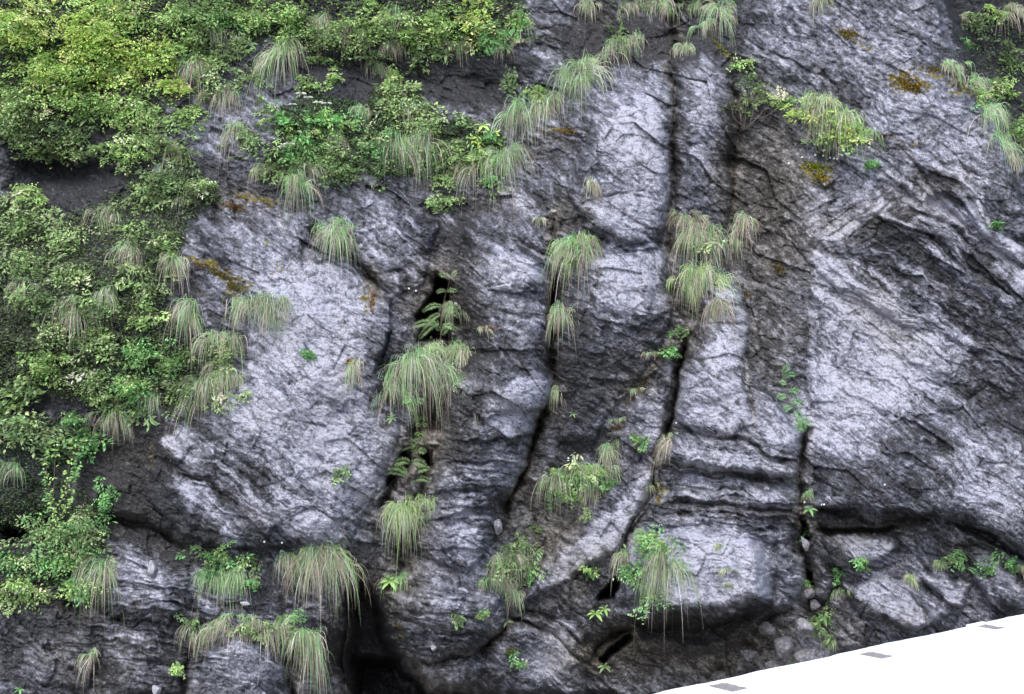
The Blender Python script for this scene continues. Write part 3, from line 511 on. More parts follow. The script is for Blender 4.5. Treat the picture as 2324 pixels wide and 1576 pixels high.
for (h, lb) in zip(hs, ["gritty brown drain pocket nearest the bottom edge of the photo", "sandy drain pocket midway along the white concrete edge", "faint grey drain pocket nearest the right edge of the photo"]):
    V_, F_ = [], []; nn = 12; m_ = .001; 
    X_ = np.linspace(h[0] + m_, h[1] - m_, nn); Z_ = np.linspace(h[2] + m_, h[3] - m_, nn)
    for i in range(nn):
        for j in range(nn): V_.append(dp(X_[i], Z_[j], zt - .012 + .006 * float(noise(i * .7, j * .7, 220)) - (.004 if i in (0, nn - 1) or j in (0, nn - 1) else 0)))
    for i in range(nn - 1):
        for j in range(nn - 1): F_.append([i * nn + j, i * nn + j + 1, (i + 1) * nn + j + 1, (i + 1) * nn + j])
    o = mesh_np("drain_pocket", V_, F_, dm.m); tag(o, lb, "drain pocket", "drain pockets in the concrete edge")

# ------------------------------------------------------------------ plants
def leaf_mat(name, trans=.3, rough=.55):
    L = N(name); vc = L.n("ShaderNodeVertexColor", layer_name="col"); L.l(vc.outputs[0], L.b.inputs["Base Color"])
    L.b.inputs["Roughness"].default_value = rough; L.b.inputs["Specular IOR Level"].default_value = .3
    tr = L.n("ShaderNodeBsdfTranslucent"); L.l(vc.outputs[0], tr.inputs[0]); mx = L.n("ShaderNodeMixShader"); mx.inputs[0].default_value = trans
    L.l(L.b.outputs[0], mx.inputs[1]); L.l(tr.outputs[0], mx.inputs[2]); L.l(mx.outputs[0], L.out.inputs[0]); return L.m
LEAF, BLADE = leaf_mat("leaf_surface", .35), leaf_mat("grass_blade_surface", .25, .6)
wm = N("twig_bark"); wn = wm.n("ShaderNodeTexNoise", i_Scale=40.0); wm.l(wm.ramp(wn.outputs[0], [(.3, (.06, .045, .035)), (.7, (.20, .155, .13))]), wm.b.inputs["Base Color"]); wm.b.inputs["Roughness"].default_value = .8
BARK = wm.m
PAL = {'b': (.56, .82, .22), 'y': (.40, .62, .22), 'm': (.27, .40, .16), 'd': (.17, .26, .12), 'p': (.42, .56, .28), 'g': (.21, .44, .17), 'o': (.25, .35, .17), 's': (.25, .37, .18)}
STRAW, BROWN = np.array((.47, .42, .36)), np.array((.26, .20, .165))
rng = np.random.RandomState(5)
def nrm(v): return v / (np.linalg.norm(v, axis=-1, keepdims=True) + 1e-9)

def leaves_mesh(P, D, Nn, L, W, C):
    """rhombic, slightly folded leaves: base points P, directions D, normals Nn, lengths L, widths W, colours C"""
    D = nrm(D); S = nrm(np.cross(D, Nn)); Nn = np.cross(S, D); n = len(P); L = L[:, None]; W = W[:, None]
    b = P; l = P + D * L * .45 + S * W * .5 + Nn * W * .14; t = P + D * L - Nn * L * .12; r = P + D * L * .45 - S * W * .5 + Nn * W * .14
    V = np.stack([b, l, t, r], 1).reshape(-1, 3); k = np.arange(n)[:, None] * 4
    F = np.concatenate([k + [0, 2, 1], k + [0, 3, 2]], 1).reshape(-1, 3)
    return V, F, np.repeat(C, 4, 0)

def tubes(paths, r0, r1):
    """paths (k,m,3) -> thin three-sided tubes"""
    k, m, _ = paths.shape; T_ = np.gradient(paths, axis=1); T_ = nrm(T_); a = nrm(np.cross(T_, np.array([.3, .8, .5]))); b = np.cross(T_, a)
    rr = (np.linspace(r0, r1, m)[None, :, None]) if np.isscalar(r0) else (r0[:, None] + (r1 - r0)[:, None] * np.linspace(0, 1, m))[:, :, None]
    ring = np.stack([paths + rr * (a * math.cos(q) + b * math.sin(q)) for q in (0, 2.094, 4.189)], 2)
    V = ring.reshape(-1, 3); base = (np.arange(k)[:, None, None] * m + np.arange(m - 1)[None, :, None]) * 3; j = np.arange(3)[None, None, :]; j2 = (j + 1) % 3
    F = np.stack([base + j, base + j2, base + 3 + j2, base + 3 + j], -1).reshape(-1, 4)
    return V, F

def shrub(u, v, ru, rv, pal, label, dens=1.0, leaf=9.5, name="leafy_shrub", cat="shrub", group=None, out=None, droop=.35, flowers=(), flat=.75, root=None, stems=1.0):
    su, sv = root if root else (u + rng.uniform(-.2, .2) * ru, v + .55 * rv)
    R0 = np.array(surf(su, sv, -.03)); base = surf(su, sv)
    dep = (out if out is not None else .95 * min(ru, rv) + 22) * PXM
    K_ = max(6, int(dens * (1.12 if v < 480 else .95) * ru * rv / 95)); Lp = min(80, 1.15 * min(ru, rv) + 14)
    q = rng.normal(size=(K_, 3)); q = nrm(q) * rng.rand(K_, 1) ** .45
    lump = fbm(q[:, 0] * 1.8 + u, q[:, 2] * 1.8 + v, 230, 2); q *= (1 + .65 * lump)[:, None]; q[rng.rand(K_) < .12] *= 1.25
    eu = u + q[:, 0] * ru; ev = v + q[:, 2] * rv
    y = -surf_h(np.clip(eu, -320, 2640), np.clip(ev, -250, 1790)); y0 = base[1]
    yy = np.minimum(y, y0 + .25) - .02 - dep * (.25 + .75 * np.abs(q[:, 1])) * (1 - .5 * np.abs(q[:, 2]))
    E = np.stack(at(eu, ev, yy), -1)
    Lm = Lp * PXM * rng.uniform(.7, 1.25, K_)
    axis = nrm((E - R0) * np.array([1, .9, .45]) + rng.normal(size=(K_, 3)) * .12 + np.array([0, -.1, .02])); A = E - axis * Lm[:, None]
    nv = nrm(np.stack([rng.normal(0, .25, K_), -.55 + rng.normal(0, .25, K_), np.full(K_, flat + .25)], -1)); side = nrm(np.cross(axis, nv)); nv = np.cross(side, axis)
    M_ = int(46 * 8.5 / leaf); t = rng.rand(K_, M_) ** .8; s_ = (rng.rand(K_, M_) * 2 - 1); wd = Lm[:, None] * .42 * (1.05 - t * .75)
    P = A[:, None] + axis[:, None] * (t * Lm[:, None])[..., None] + side[:, None] * (s_ * wd * .9)[..., None] + nv[:, None] * (rng.normal(0, .045, (K_, M_)) * Lm[:, None])[..., None]
    P[..., 2] -= droop * Lm[:, None] * (t ** 2 + .6 * np.abs(s_) ** 2 * .5)
    Dv = axis[:, None] * .8 + side[:, None] * (np.sign(s_) * (.5 + .6 * np.abs(s_)))[..., None] + rng.normal(0, .25, (K_, M_, 3)); Dv[..., 2] -= .25
    Nl = nv[:, None] + rng.normal(0, .38, (K_, M_, 3))
    col = np.array([PAL[pal[i % len(pal)]] for i in rng.randint(0, 99, K_)]); bri = np.exp(rng.normal(0, .34, K_))[:, None]
    C = (col * bri)[:, None] * np.exp(rng.normal(0, .2, (K_, M_, 1))) * (1 + rng.normal(0, .06, (K_, M_, 3)))
    dry = rng.rand(K_, M_) < .03; C[dry] = STRAW * .8
    LL = leaf * PXM * rng.uniform(.6, 1.3, K_ * M_); V, F, CC = leaves_mesh(P.reshape(-1, 3), Dv.reshape(-1, 3), Nl.reshape(-1, 3), LL, LL * rng.uniform(.32, .55, K_ * M_), np.clip(C.reshape(-1, 3), .01, .8))
    root_o = empty(name, base, label, cat, group); b0 = np.array(base)
    mesh_np("foliage", V - b0, F, LEAF, root_o, CC, smooth=False)
    # stems: main limbs to a few hubs, twigs to the sprays
    nh = max(3, int(K_ / 9)); hub = A[rng.choice(K_, nh)] * .6 + R0 * .4; hub[:, 2] += .02
    tt = np.linspace(0, 1, 6)[None, :, None]; p1 = R0 * (1 - tt) + hub[:, None] * tt + np.sin(tt * np.pi) * rng.normal(0, .02, (nh, 1, 3))
    dd = np.linalg.norm(A[:, None] - hub[None], axis=2).argmin(1); h = hub[dd]
    p2 = h[:, None] * (1 - tt) + (A + axis * Lm[:, None] * .5)[:, None] * tt + np.sin(tt * np.pi) * rng.normal(0, .012, (K_, 1, 3))
    V1, F1 = tubes(p1, .008 * stems, .004 * stems); V2, F2 = tubes(p2, .0035 * stems, .0015 * stems)
    mesh_np("stems", np.vstack([V1, V2]) - b0, np.vstack([F1, F2 + len(V1)]), BARK, root_o)
    for (fu, fv, fr) in flowers:
        c = np.array(at(fu, fv, float(E[:, 1].min()) - .02)); k = 60; a = rng.rand(k) * 6.283; r = np.sqrt(rng.rand(k)) * fr * PXM
        Pf = c + np.stack([np.cos(a) * r, np.sin(a) * r * .7, .25 * fr * PXM * (1 - (r / fr / PXM) ** 2)], -1)
        Vf, Ff, Cf = leaves_mesh(Pf, np.stack([np.cos(a), np.sin(a), rng.rand(k) * .3], -1), np.tile([0, -.6, .8], (k, 1)) + rng.normal(0, .2, (k, 3)), np.full(k, .028), np.full(k, .022), np.tile([.8, .8, .76], (k, 1)))
        st = np.stack([c - [0, 0, 0], c + np.array([0, .05, -.12])])[None]; 
        f_ = mesh_np("flower_head", Vf - b0, Ff, LEAF, root_o, Cf, smooth=False)
        Vs, Fs = tubes(np.stack([c * (1 - q) + (c + np.array([.01, .06, -.14])) * q for q in np.linspace(0, 1, 4)])[None], .002, .002)
        s2 = mesh_np("stalk", Vs - b0, Fs, BARK, f_)
    return root_o

def blades(R0, dirs, L, W, C, drp, seg=6):
    n = len(R0); t = np.linspace(0, 1, seg)[None, :, None]; L3 = L[:, None, None]
    P = R0[:, None] + dirs[:, None] * L3 * (t - .45 * t ** 2) ; P[..., 2] -= (drp * L)[:, None] * (t[..., 0] ** 2)
    T_ = nrm(np.gradient(P, axis=1)); s = nrm(np.cross(T_, nrm(rng.normal(size=(n, 1, 3)) * .5 + np.array([0, -1, .2]))))
    wv = (W[:, None] * np.array([.7, 1, .95, .8, .5, .08])[None, :])[..., None]
    V = np.stack([P - s * wv * .5, P + s * wv * .5], 2).reshape(-1, 3); b = (np.arange(n)[:, None] * seg + np.arange(seg - 1)[None]) * 2
    F = np.stack([b, b + 1, b + 3, b + 2], -1).reshape(-1, 4)
    tip = np.linspace(0, 1, seg)[None, :, None]; Cc = C[:, None] * (1 - tip * .12) ; Cc = np.repeat(Cc[:, :, None], 2, 2).reshape(-1, 3)
    return V, F, Cc

def grass(u, v, w_, L, green, label, slope=0.0, hue='g', name="grass_tuft", cat="grass tuft", group="grass tufts hanging on the cliff", dens=1.0, up=.45):
    L = L * .88; w_ = w_ * .85; L = L * rng.uniform(.8, 1.05); up = up * rng.uniform(.5, 2.2); lean = rng.normal(0, .22); green = green ** .7; n = int(1.25 * (3.3 * w_ + 2.6 * L + 40) * dens); base = surf(u, v); b0 = np.array(base); ro = empty(name, base, label, cat, group)
    nw = max(6, int(w_ / 6)); wr = rng.normal(0, .27, nw).clip(-.6, .6); wl = np.exp(rng.normal(-.05, .35, nw)).clip(.35, 1.35) * (1.05 - .5 * np.abs(wr)); wd_ = rng.normal(0, .5, nw); wv_ = rng.uniform(-.25, .42, nw); wu_ = rng.normal(0, .3, nw); wc = np.exp(rng.normal(0, .18, nw))
    def make(nm, n, lm, upk, upj, dr, drj, cols, wid):
        if n < 6: return
        k = rng.randint(0, nw, n); r = wr[k] + rng.normal(0, .06, n); ru_ = u + r * w_; rv_ = v + r * w_ * slope + (wv_[k] + rng.normal(0, .06, n)) * L * .8 + abs(r) * .12 * w_
        hs_ = surf_h(ru_, rv_); y = np.minimum(-hs_, base[1] + .12) - rng.rand(n) * .06 + .02
        R0 = np.stack(at(ru_, rv_, y), -1)
        d = np.stack([lean + r * 1.1 + wd_[k] + rng.normal(0, .42, n), -.30 - .6 * rng.rand(n), upk + wu_[k] + rng.normal(0, upj, n)], -1)
        Ls = L * PXM * lm * wl[k] * np.exp(np.clip(rng.normal(-.1, .42, n), -1.2, .38)); c = cols[rng.randint(0, len(cols), n)] * (np.exp(rng.normal(0, .22, n)) * wc[k])[:, None]
        V, F, C = blades(R0, nrm(d), Ls, wid * PXM * np.exp(rng.normal(0, .25, n)), np.clip(c, .01, .7), dr + rng.normal(0, drj, n))
        mesh_np(nm, V - b0, F, BLADE, ro, C, smooth=False)
    g = np.array(PAL[hue]); G = np.stack([g * 1.4, g * 1.15, np.array([.36, .56, .33]), np.array([.25, .44, .15]), np.array([.44, .60, .42])])
    ng = int(n * green); nu_ = int(ng * .45)
    make("green_blades", ng - nu_, .92, up, .35, .85, .25, G, .95); make("crown_blades", nu_, .48, up + .45, .4, .35, .25, G * 1.15, .95)
    make("dry_blades", int(n * (.85 - green * .72)), 1.0, up * .2, .3, .8, .22, np.stack([STRAW, STRAW * .8, BROWN, STRAW * 1.15, np.array([.30, .32, .20])]), .9)
    return ro

def rosette(u, v, r, n, pal, label, name="broadleaf_rosette", tilt=.5, cat="broad leaved plant"):
    base = surf(u, v); b0 = np.array(base); ro = empty(name, base, label, cat); c = np.array(surf(u, v, .10)) ; c = np.array(at(u, v, c[1]))
    for k in range(n):
        a = 6.283 * (k + rng.uniform(-.2, .2)) / n; D = nrm(np.array([math.cos(a), -.45 + .1 * rng.randn(), math.sin(a) * .6 + .12])); L = r * PXM * rng.uniform(.8, 1.1); W = L * .34
        Nn = nrm(np.array([0, -tilt, 1.0]) + rng.normal(0, .12, 3)); S = nrm(np.cross(D, Nn)); Nn = np.cross(S, D)
        ts = np.linspace(0, 1, 8); wv = W * np.sin(ts ** .75 * np.pi) ** .8 + .002; mid = c + D * (ts * L)[:, None] + np.array([0, 0, -1]) * (ts ** 2 * L * .25)[:, None]
        V = np.concatenate([mid - S * wv[:, None] * .5 + Nn * wv[:, None] * .12, mid, mid + S * wv[:, None] * .5 + Nn * wv[:, None] * .12]); i = np.arange(7)
        F = np.concatenate([np.stack([i, i + 8, i + 9, i + 1], -1), np.stack([i + 8, i + 16, i + 17, i + 9], -1)])
        mesh_np("leaf", V - b0, F, LEAF, ro, np.tile(np.array(PAL[pal]) * rng.uniform(.85, 1.2), (24, 1)))
    V, F = tubes(np.stack([b0 * (1 - q) + c * q for q in np.linspace(0, 1, 4)])[None], .005, .003); mesh_np("stem", V - b0, F, BARK, ro)

def frond_pts(P, wl, C, gap=.017):
    """pinnate leaflets along the path P (m,3)"""
    m = len(P); T_ = nrm(np.gradient(P, axis=0)); L = np.linalg.norm(P[-1] - P[0]); n = max(8, int(L / gap)); t = np.linspace(.08, 1, n); f = t * (m - 1); i = np.clip(f.astype(int), 0, m - 2); q = (f - i)[:, None]
    B = P[i] * (1 - q) + P[i + 1] * q; D = T_[i]; up_ = nrm(np.tile([0., -.75, .65], (n, 1)) + rng.normal(0, .15, (n, 3))); S = nrm(np.cross(D, up_))
    ll = wl * np.sin(np.clip(t * .93 + .07, 0, 1) * np.pi) ** .6
    out = []
    for sgn in (-1, 1): out.append((B, D * .45 + S * sgn, up_, ll, ll * .17 + .002, C * np.exp(rng.normal(0, .15, (n, 1)))))
    return out
def sapling(pts, fr, label, name="feathery_sapling", cat="sapling", pal='s', thick=.006):
    """pts: stem in photo positions; fr: fronds (t on the stem, du, dv, width px)"""
    y0 = surf(*pts[0])[1]; st = np.array([at(a, b, y0 - .10 * k / max(1, len(pts) - 1) - .04) for k, (a, b) in enumerate(pts)])
    m = 16; f = np.linspace(0, len(st) - 1, m); i = np.clip(f.astype(int), 0, len(st) - 2); q = (f - i)[:, None]; sp_ = st[i] * (1 - q) + st[i + 1] * q; sp_[1:-1] = (sp_[:-2] + 2 * sp_[1:-1] + sp_[2:]) / 4
    b0 = np.array(surf(*pts[0])); ro = empty(name, b0, label, cat)
    V, F = tubes(np.vstack([b0, sp_])[None], thick, .002); mesh_np("stem", V - b0, F, BARK, ro)
    for (t, du, dv, wl) in fr:
        p = sp_[int(t * (m - 1))]; s_ = np.linspace(0, 1, 10)[:, None]
        e_ = np.array([du * PXM, -rng.uniform(.02, .12), -dv * PXM]); P = p + e_ * s_ + np.array([0, 0, 1]) * (np.sin(s_ * np.pi) * .18 * abs(du) * PXM)
        parts = frond_pts(P, wl * PXM, np.array(PAL[pal])); A = [np.concatenate([x[k] for x in parts]) for k in range(6)]
        V, F, C = leaves_mesh(*A); mesh_np("frond", V - b0, F, LEAF, ro, C, smooth=False)
# ------------------------------------------------------------------ shrubs: centre u, v, half width, half height, palette, label, density
GS = "leafy shrubs rooted on the cliff"
S_ = [
 (70,40,120,60,'byb',"bright yellow green shrub filling the very top left corner",1.2), (215,60,120,65,'bb',"brightest yellow green shrub, second from the left along the top edge",1.2),
 (335,105,105,55,'bby',"yellow green shrub with spreading tips right of the brightest shrub",1.1), (110,135,125,60,'by',"yellow green shrub beneath the top left corner shrub",1.2),
 (270,20,100,45,'yb',"pale lime shrub cut by the top edge above the brightest shrub",1.1), (250,150,110,55,'by',"yellow green shrub with dark gaps beneath the brightest shrub",1.1),
 (395,180,60,34,'bb',"lime leafy branch drooping over dark rock at the lower right of the bright shrubs",1.0), (50,205,100,60,'yp',"dull yellow green shrub on the left edge under the bright ones",1.1),
 (180,215,100,50,'ym',"mid green shrub above the whorl of long pale leaves",1.1), (60,275,90,50,'mo',"olive green shrub on the left edge above the dark overhang",1.0),
 (300,235,80,50,'my',"fresh green shrub at the right end of the bright shrub mass",1.0), (165,285,80,34,'od',"dark olive shrub fringe hanging over the dark recess",.8), (330,290,70,50,'pm',"grey green shrub above the pale bluish cushion shrub",1.0), (110,345,75,16,'o',"thin low branch of olive leaves in front of the dark recess",.9), (230,330,55,22,'om',"dark leafy fringe at the right end of the dark recess",.9),
 (400,30,80,40,'ym',"mid green shrub on the top edge right of the lime shrubs",1.0), (480,25,80,40,'mg',"grass green shrub on the top edge above the brown tufts",1.0), (580,25,70,36,'ym',"yellowish shrub on the top edge left of centre",1.0),
 (450,85,70,45,'my',"fresh green shrub hanging above the brown hanging stems",1.0), (540,95,60,36,'om',"olive shrub left of the long hanging grass fringe",.9), (475,160,60,55,'mp',"dense green shrub jutting right with brown stems beneath",1.1), (655,40,70,42,'my',"green shrub on the top edge above the long hanging grass",1.0),
 (745,60,75,45,'mo',"olive green shrub above the dark wet band, left half",1.0), (840,40,75,45,'ym',"leafy green shrub on the top edge above the small pale tuft",1.0), (920,60,70,42,'my',"fresh green shrub in the middle of the top edge",1.0), (800,95,60,28,'mo',"dark green fringe shrub drooping onto the wet band",.9), (1000,40,75,48,'ym',"lime tinted shrub on the top edge right of centre",1.1), (1085,35,60,50,'bm',"bright green shrub on the top edge beside the bare grey slab",1.1), (985,100,70,28,'od',"dark olive fringe shrub above the palm like leaf whorl",.8), (1120,80,50,34,'gm',"shiny dark green shrub hanging at the right end of the top shrubs",1.0), (1185,45,30,36,'yg',"small loose light green shrub against the bare grey slab",.8),
 (700,180,45,36,'my',"small upright green shrub above the white flowers",1.0), (760,165,20,36,'y',"thin upright leafy sprig right of the small upright shrub",.9), (640,260,70,28,'gy',"low bright green shrub spreading left beneath the white flowers",.9), (735,265,95,40,'yg',"bright green shrub carrying white flower heads",1.1), (560,300,55,34,'om',"small olive shrub over bare grey rock left of the flowers",.9), (700,325,95,45,'mg',"dense mid green shrub beneath the upper flowering shrub",1.1), (630,375,65,30,'mo',"olive shrub above the hanging tuft with a brown tip",.9), (770,365,80,45,'dm',"dark green shrub in the lower middle of the central thicket",1.0), (840,300,70,50,'pg',"grey green shrub in the middle of the central thicket",1.1), (895,215,60,65,'mp',"tall peaked shrub rising against the dark wet band",1.1), (890,165,26,30,'y',"small light topmost shrub of the tall peak",.9), (960,260,75,50,'pm',"pale green shrub right of the tall peaked shrub",1.1), (860,370,60,34,'dm',"dark green shrub left of the long hanging grass curtain",.9), (1000,330,60,40,'mo',"olive shrub between the grass curtain and the lime leaves",1.0), (1060,260,40,34,'dm',"sparse dark shrub in front of the dark band",.5), (1100,300,52,26,'bg',"lime broad leaved shrub at the right tip of the thicket",1.0), (1075,345,50,34,'ym',"green broad leaved shrub under the lime leaves",1.0), (1010,395,55,22,'m',"flat spreading green branch under the thicket",1.0), (1000,450,70,22,'md',"lowest flat leafy spray hanging over the dark gully",.8), (1115,390,35,30,'mg',"small green shrub behind the pale hanging tuft",.8),
 (375,390,62,36,'s',"pale bluish green cushion shrub on a ledge",1.5), (450,410,55,40,'mp',"mid green shrub right of the bluish cushion shrub",1.0), (330,430,55,38,'om',"olive green shrub under the left of the bluish cushion",1.0), (60,440,70,32,'yp',"yellowish spray reaching over dark rock on the left edge",1.0), (50,500,80,45,'mp',"mid green shrub on the left edge below the dark recess",1.0), (150,520,80,45,'pm',"grey green shrub left of the brown arching tuft",1.0), (60,580,85,50,'om',"olive shrub on the left edge at mid height",1.0), (165,600,85,45,'mp',"green shrub in the middle of the left thicket",1.0), (290,520,60,34,'mo',"small olive shrub between two grey tufts",.9), (370,540,60,40,'mp',"light green shrub at the upper right of the left thicket",1.0), (290,605,85,22,'pp',"flat pale branch of tiny leaves reaching right",1.0), (330,650,60,34,'pm',"twiggy pale shrub at the tip of the flat branch",.8), (80,660,85,40,'dm',"dark green shrub beside the deep shade on the left edge",.9), (210,680,75,40,'md',"dark mid green shrub behind the hanging brown grass",.9), (330,715,60,26,'ym',"flat yellow green spray under the twiggy pale shrub",1.0), (110,740,60,45,'p',"rounded pale green shrub right of the deep shade",1.1), (210,760,70,50,'mp',"mid green shrub right of the rounded pale shrub",1.0), (310,780,75,45,'mg',"fresh green shrub in the lower left thicket",1.0), (100,815,85,40,'my',"light green shrub across the lower left thicket",1.0), (200,850,80,45,'pm',"grey green shrub with pale tips low in the left thicket",1.0), (390,800,60,50,'gm',"deep green shrub left of the tall grass clump",1.0), (300,865,80,45,'gm',"broad green shrub low in the left thicket",1.0), (400,870,55,45,'mo',"olive tinted shrub at the foot of the tall grass clump",1.0), (60,870,60,34,'om',"small olive shrub above the large pale leaves",.9), (320,930,42,22,'s',"low shrub of pale rounded leaflets at the thicket's bottom edge",1.1), (500,890,55,14,'p',"flat leafy branch reaching right over the pale slab",1.1), (490,915,30,14,'p',"short leafy branch just under the flat branch",1.0), (240,910,50,30,'md',"dark green shrub above the bottom edge of the left thicket",.9),
 (60,950,70,50,'sp',"shrub of large pale green leaves on the left edge",1.2), (130,1000,60,34,'s',"large leaved pale shrub above the hanging stems",1.0), (200,985,42,45,'sg',"large leaved shrub at the right of the hanging stems",1.0), (15,910,30,24,'ys',"light leaved shrub cut by the left edge",1.0), (170,940,40,26,'gs',"small leafy shrub under the dark olive fringe",.9),
 (110,1200,95,55,'pgs',"layered green shrub of compound leaves at the foot of the hanging stems",1.1), (200,1180,70,50,'pg',"green shrub right of the hanging stems' foot",1.0), (60,1260,70,34,'gp',"layered green shrub on the left edge near the bottom",1.0), (150,1250,70,45,'mg',"dense green shrub above the drooping yellowish branch",1.0), (60,1335,75,40,'yp',"yellowish green drooping shrub at the lower left edge",1.1), (180,1320,50,45,'yg',"yellowish green branch drooping left of the dark hanging tuft",1.0), (240,1130,24,50,'g',"narrow climbing shrub beside the hanging stems",.8),
 (500,1252,75,26,'gm',"flat topped green shrub above a dark green tuft",1.1), (470,1290,45,18,'g',"small fine leaved shrub left of the dark green tuft",.9), (570,1265,40,18,'mo',"thin leafed spray right of the flat topped shrub",.7),
 (1700,150,45,35,'yo',"sparse yellow green crown above bare grey branches",.6), (1735,200,45,26,'yo',"sparse yellow green spray beside the bare branches",.6), (1690,225,50,30,'om',"thin green haze of leaves over the bare branches",.5), (1770,215,30,20,'y',"small lime spray on the dark rock right of the bare branches",.6),
 (1480,1225,58,42,'gm',"green shrub on the left shoulder of the pale boulder",1.0), (1445,1290,45,50,'mg',"mid green shrub hanging left of the pale boulder",.8), (1480,1345,34,34,'gm',"lowest green shrub under the left end of the pale boulder",.9), (1185,1220,50,36,'om',"thin olive shrub in the brown gully",.6), (1215,1290,34,30,'gd',"dark green shrub right of the gully grass",.7), (1300,1100,55,34,'gm',"fresh green shrub under the grassy ledge",.9), (1375,1085,36,28,'g',"small glossy green shrub at the right of the grassy ledge",.9),
 (1290,590,22,12,'gy',"tiny green plant at the crown of the cracked buttress tuft",.8), (1850,245,62,34,'yb',"mass of fine bright herbs at the upper left of the large grassy clump",1.1), (1925,285,58,34,'by',"bright herbs at the right of the large grassy clump",1.1), (1870,300,50,26,'mp',"soft green herbs low in the large grassy clump",1.0), (1320,1065,60,26,'yp',"fine light herbs on the grassy ledge of the middle buttress",1.0), (1160,1280,50,34,'om',"fine dull herbs among the gully grass",.9), (1225,200,34,26,'ym',"light green herbs at the foot of the silvery ridge tuft",.9), (500,800,34,50,'mp',"fine green herbs growing in the tall clump beside the pale slab",.9), (590,1420,90,20,'op',"low herbs mixed into the grassy ledge at lower left",.8), (1610,540,60,26,'op',"dull fine herbs in the straw tuft cluster",.7), (1310,540,26,24,'yg',"fresh herbs crowning the tuft on the long crack",.9),
 (1515,795,22,14,'gs',"small leafy sprig low on the slanting crack's upper end",.9), (1825,1210,14,16,'g',"dark green sprig in the mouth of the right hand crevice",.9), (1835,1330,16,14,'gy',"small sprig beside the wedged grey stone",.9), (1950,1275,20,12,'gy',"small sprig under the first pale stone ledge at lower right",.7), (2240,1275,26,16,'gm',"dark sprig right of the stone block",.7), (1330,1165,26,18,'om',"small olive plant between the gully and the slanting slab",.7), (1100,1390,16,10,'gy',"small sprig on the right shoulder of the striped boulder",.8), (1045,1400,10,12,'s',"tiny upright sprig in the middle of the striped boulder",.8), (1450,1000,22,12,'gm',"tiny plants at the foot of the debris ramp",.7), (930,905,16,10,'g',"small sprig at the right of the pale leaf star",.7), (700,800,10,8,'g',"tiny green speck of a plant high on the pale slab",.6), (2265,505,12,10,'gm',"tiny plant in the folded strata at the right edge",.8), (2300,1275,20,14,'g',"small leafy plant beside the right edge tuft",.7), (1340,1290,24,16,'gy',"small plant at the lower right of the brown gully",.7),
 (120,325,110,40,'om',"loose olive branches hanging in front of the dark recess at its left",.5), (285,335,75,42,'my',"loose fresh branches hanging at the right of the dark recess",.6), (420,255,60,50,'my',"airy green shrub over bare rock beside the jutting upper shrub",.7), (420,340,50,34,'mp',"small airy shrub above the mid green ledge shrub",.7), (560,160,50,40,'mo',"airy olive shrub left of the long grass curtain under the top shrubs",.6), (850,120,60,24,'od',"dark hanging branches over the left of the wet band",.6), (1160,170,30,40,'od',"sparse dark plant at the right end of the wet band",.4),
 (955,135,44,24,'mo',"loose shrub hanging right of the small brown tuft onto the wet band",.6), (725,118,38,26,'my',"loose light shrub linking the top shrubs to the small upright one",.6), (605,225,40,30,'mp',"thin airy shrub between the long grass curtain and the mossy hummock",.5),
 (1400,60,30,25,'yd',"small dark leaved shrub above the ridge grass",.5),
 (2225,45,45,28,'md',"dark green shrub in the shady gully at the top right corner",.8), (2290,110,45,40,'dm',"dark shrub on the right edge in the shady gully",.8), (2255,25,40,18,'y',"yellow green spray in the top right gully",.7), (2190,90,26,20,'g',"small fresh shrub beside the slab edge at the top right",.8), (2275,190,50,36,'my',"mid green shrub on the right edge below the dark shrub",.9), (2225,215,34,34,'yg',"light green shrub on the edge of the right slab",.9), (2310,300,34,60,'gm',"green shrub on the right edge, lowest of the gully shrubs",.9),
 (1865,1395,30,26,'gm',"small leafy plant in the crack below the overhang",.7), (2165,1255,36,26,'gd',"sprig of narrow dark leaves above the stone block",.6), (1905,1290,26,20,'g',"tiny sprig on brown rock left of the pale stone",.5), (1180,1500,20,26,'gs',"small leafy plant on brown bedrock near the bottom edge",.7), (1540,740,28,16,'gs',"small pale leaved plant at the head of the slanting crack",.9), (1975,365,20,10,'gy',"thin green sprig right of the large grassy clump",.6), (780,1065,14,20,'s',"tiny pale plant alone on the big pale slab",.6), (570,1320,34,20,'gs',"small plant between the two lower grass tufts",.4), (400,1515,14,10,'y',"tiny lime plant in the dark corner near the bottom",1.0), (680,1390,28,14,'g',"small plant beneath the largest straw tuft",.6), (440,1405,24,16,'s',"cluster of tiny pale rounded leaves at the left end of the grassy ledge",1.2), (1870,1500,0,0,'g',"",0),
]
for k, (u, v, a_, b_, pal, lab, dn) in enumerate(S_):
    if not a_: continue
    fl = ()
    if v < 50: v -= 12; b_ += 12
    if 0 < u < 75: u -= 15; a_ += 15
    if "carrying white flower" in lab: fl = ((683,214,11), (700,222,7), (722,234,9), (741,236,9), (664,238,6))
    if "beneath the upper flowering" in lab: fl = ((656,328,11), (640,334,7))
    big = any(w_ in lab for w_ in ("large pale", "large leaved", "broad leaved", "light leaved", "rounded leaflets", "bluish"))
    tiny = a_ < 36
    shrub(u, v, a_, b_, pal, lab, dens=dn * (1.0 if not tiny else 1.6), leaf=(13 if big and 'bluish' not in lab else 9.5 if big else 8 if tiny else 9.5), group=GS, flowers=fl)

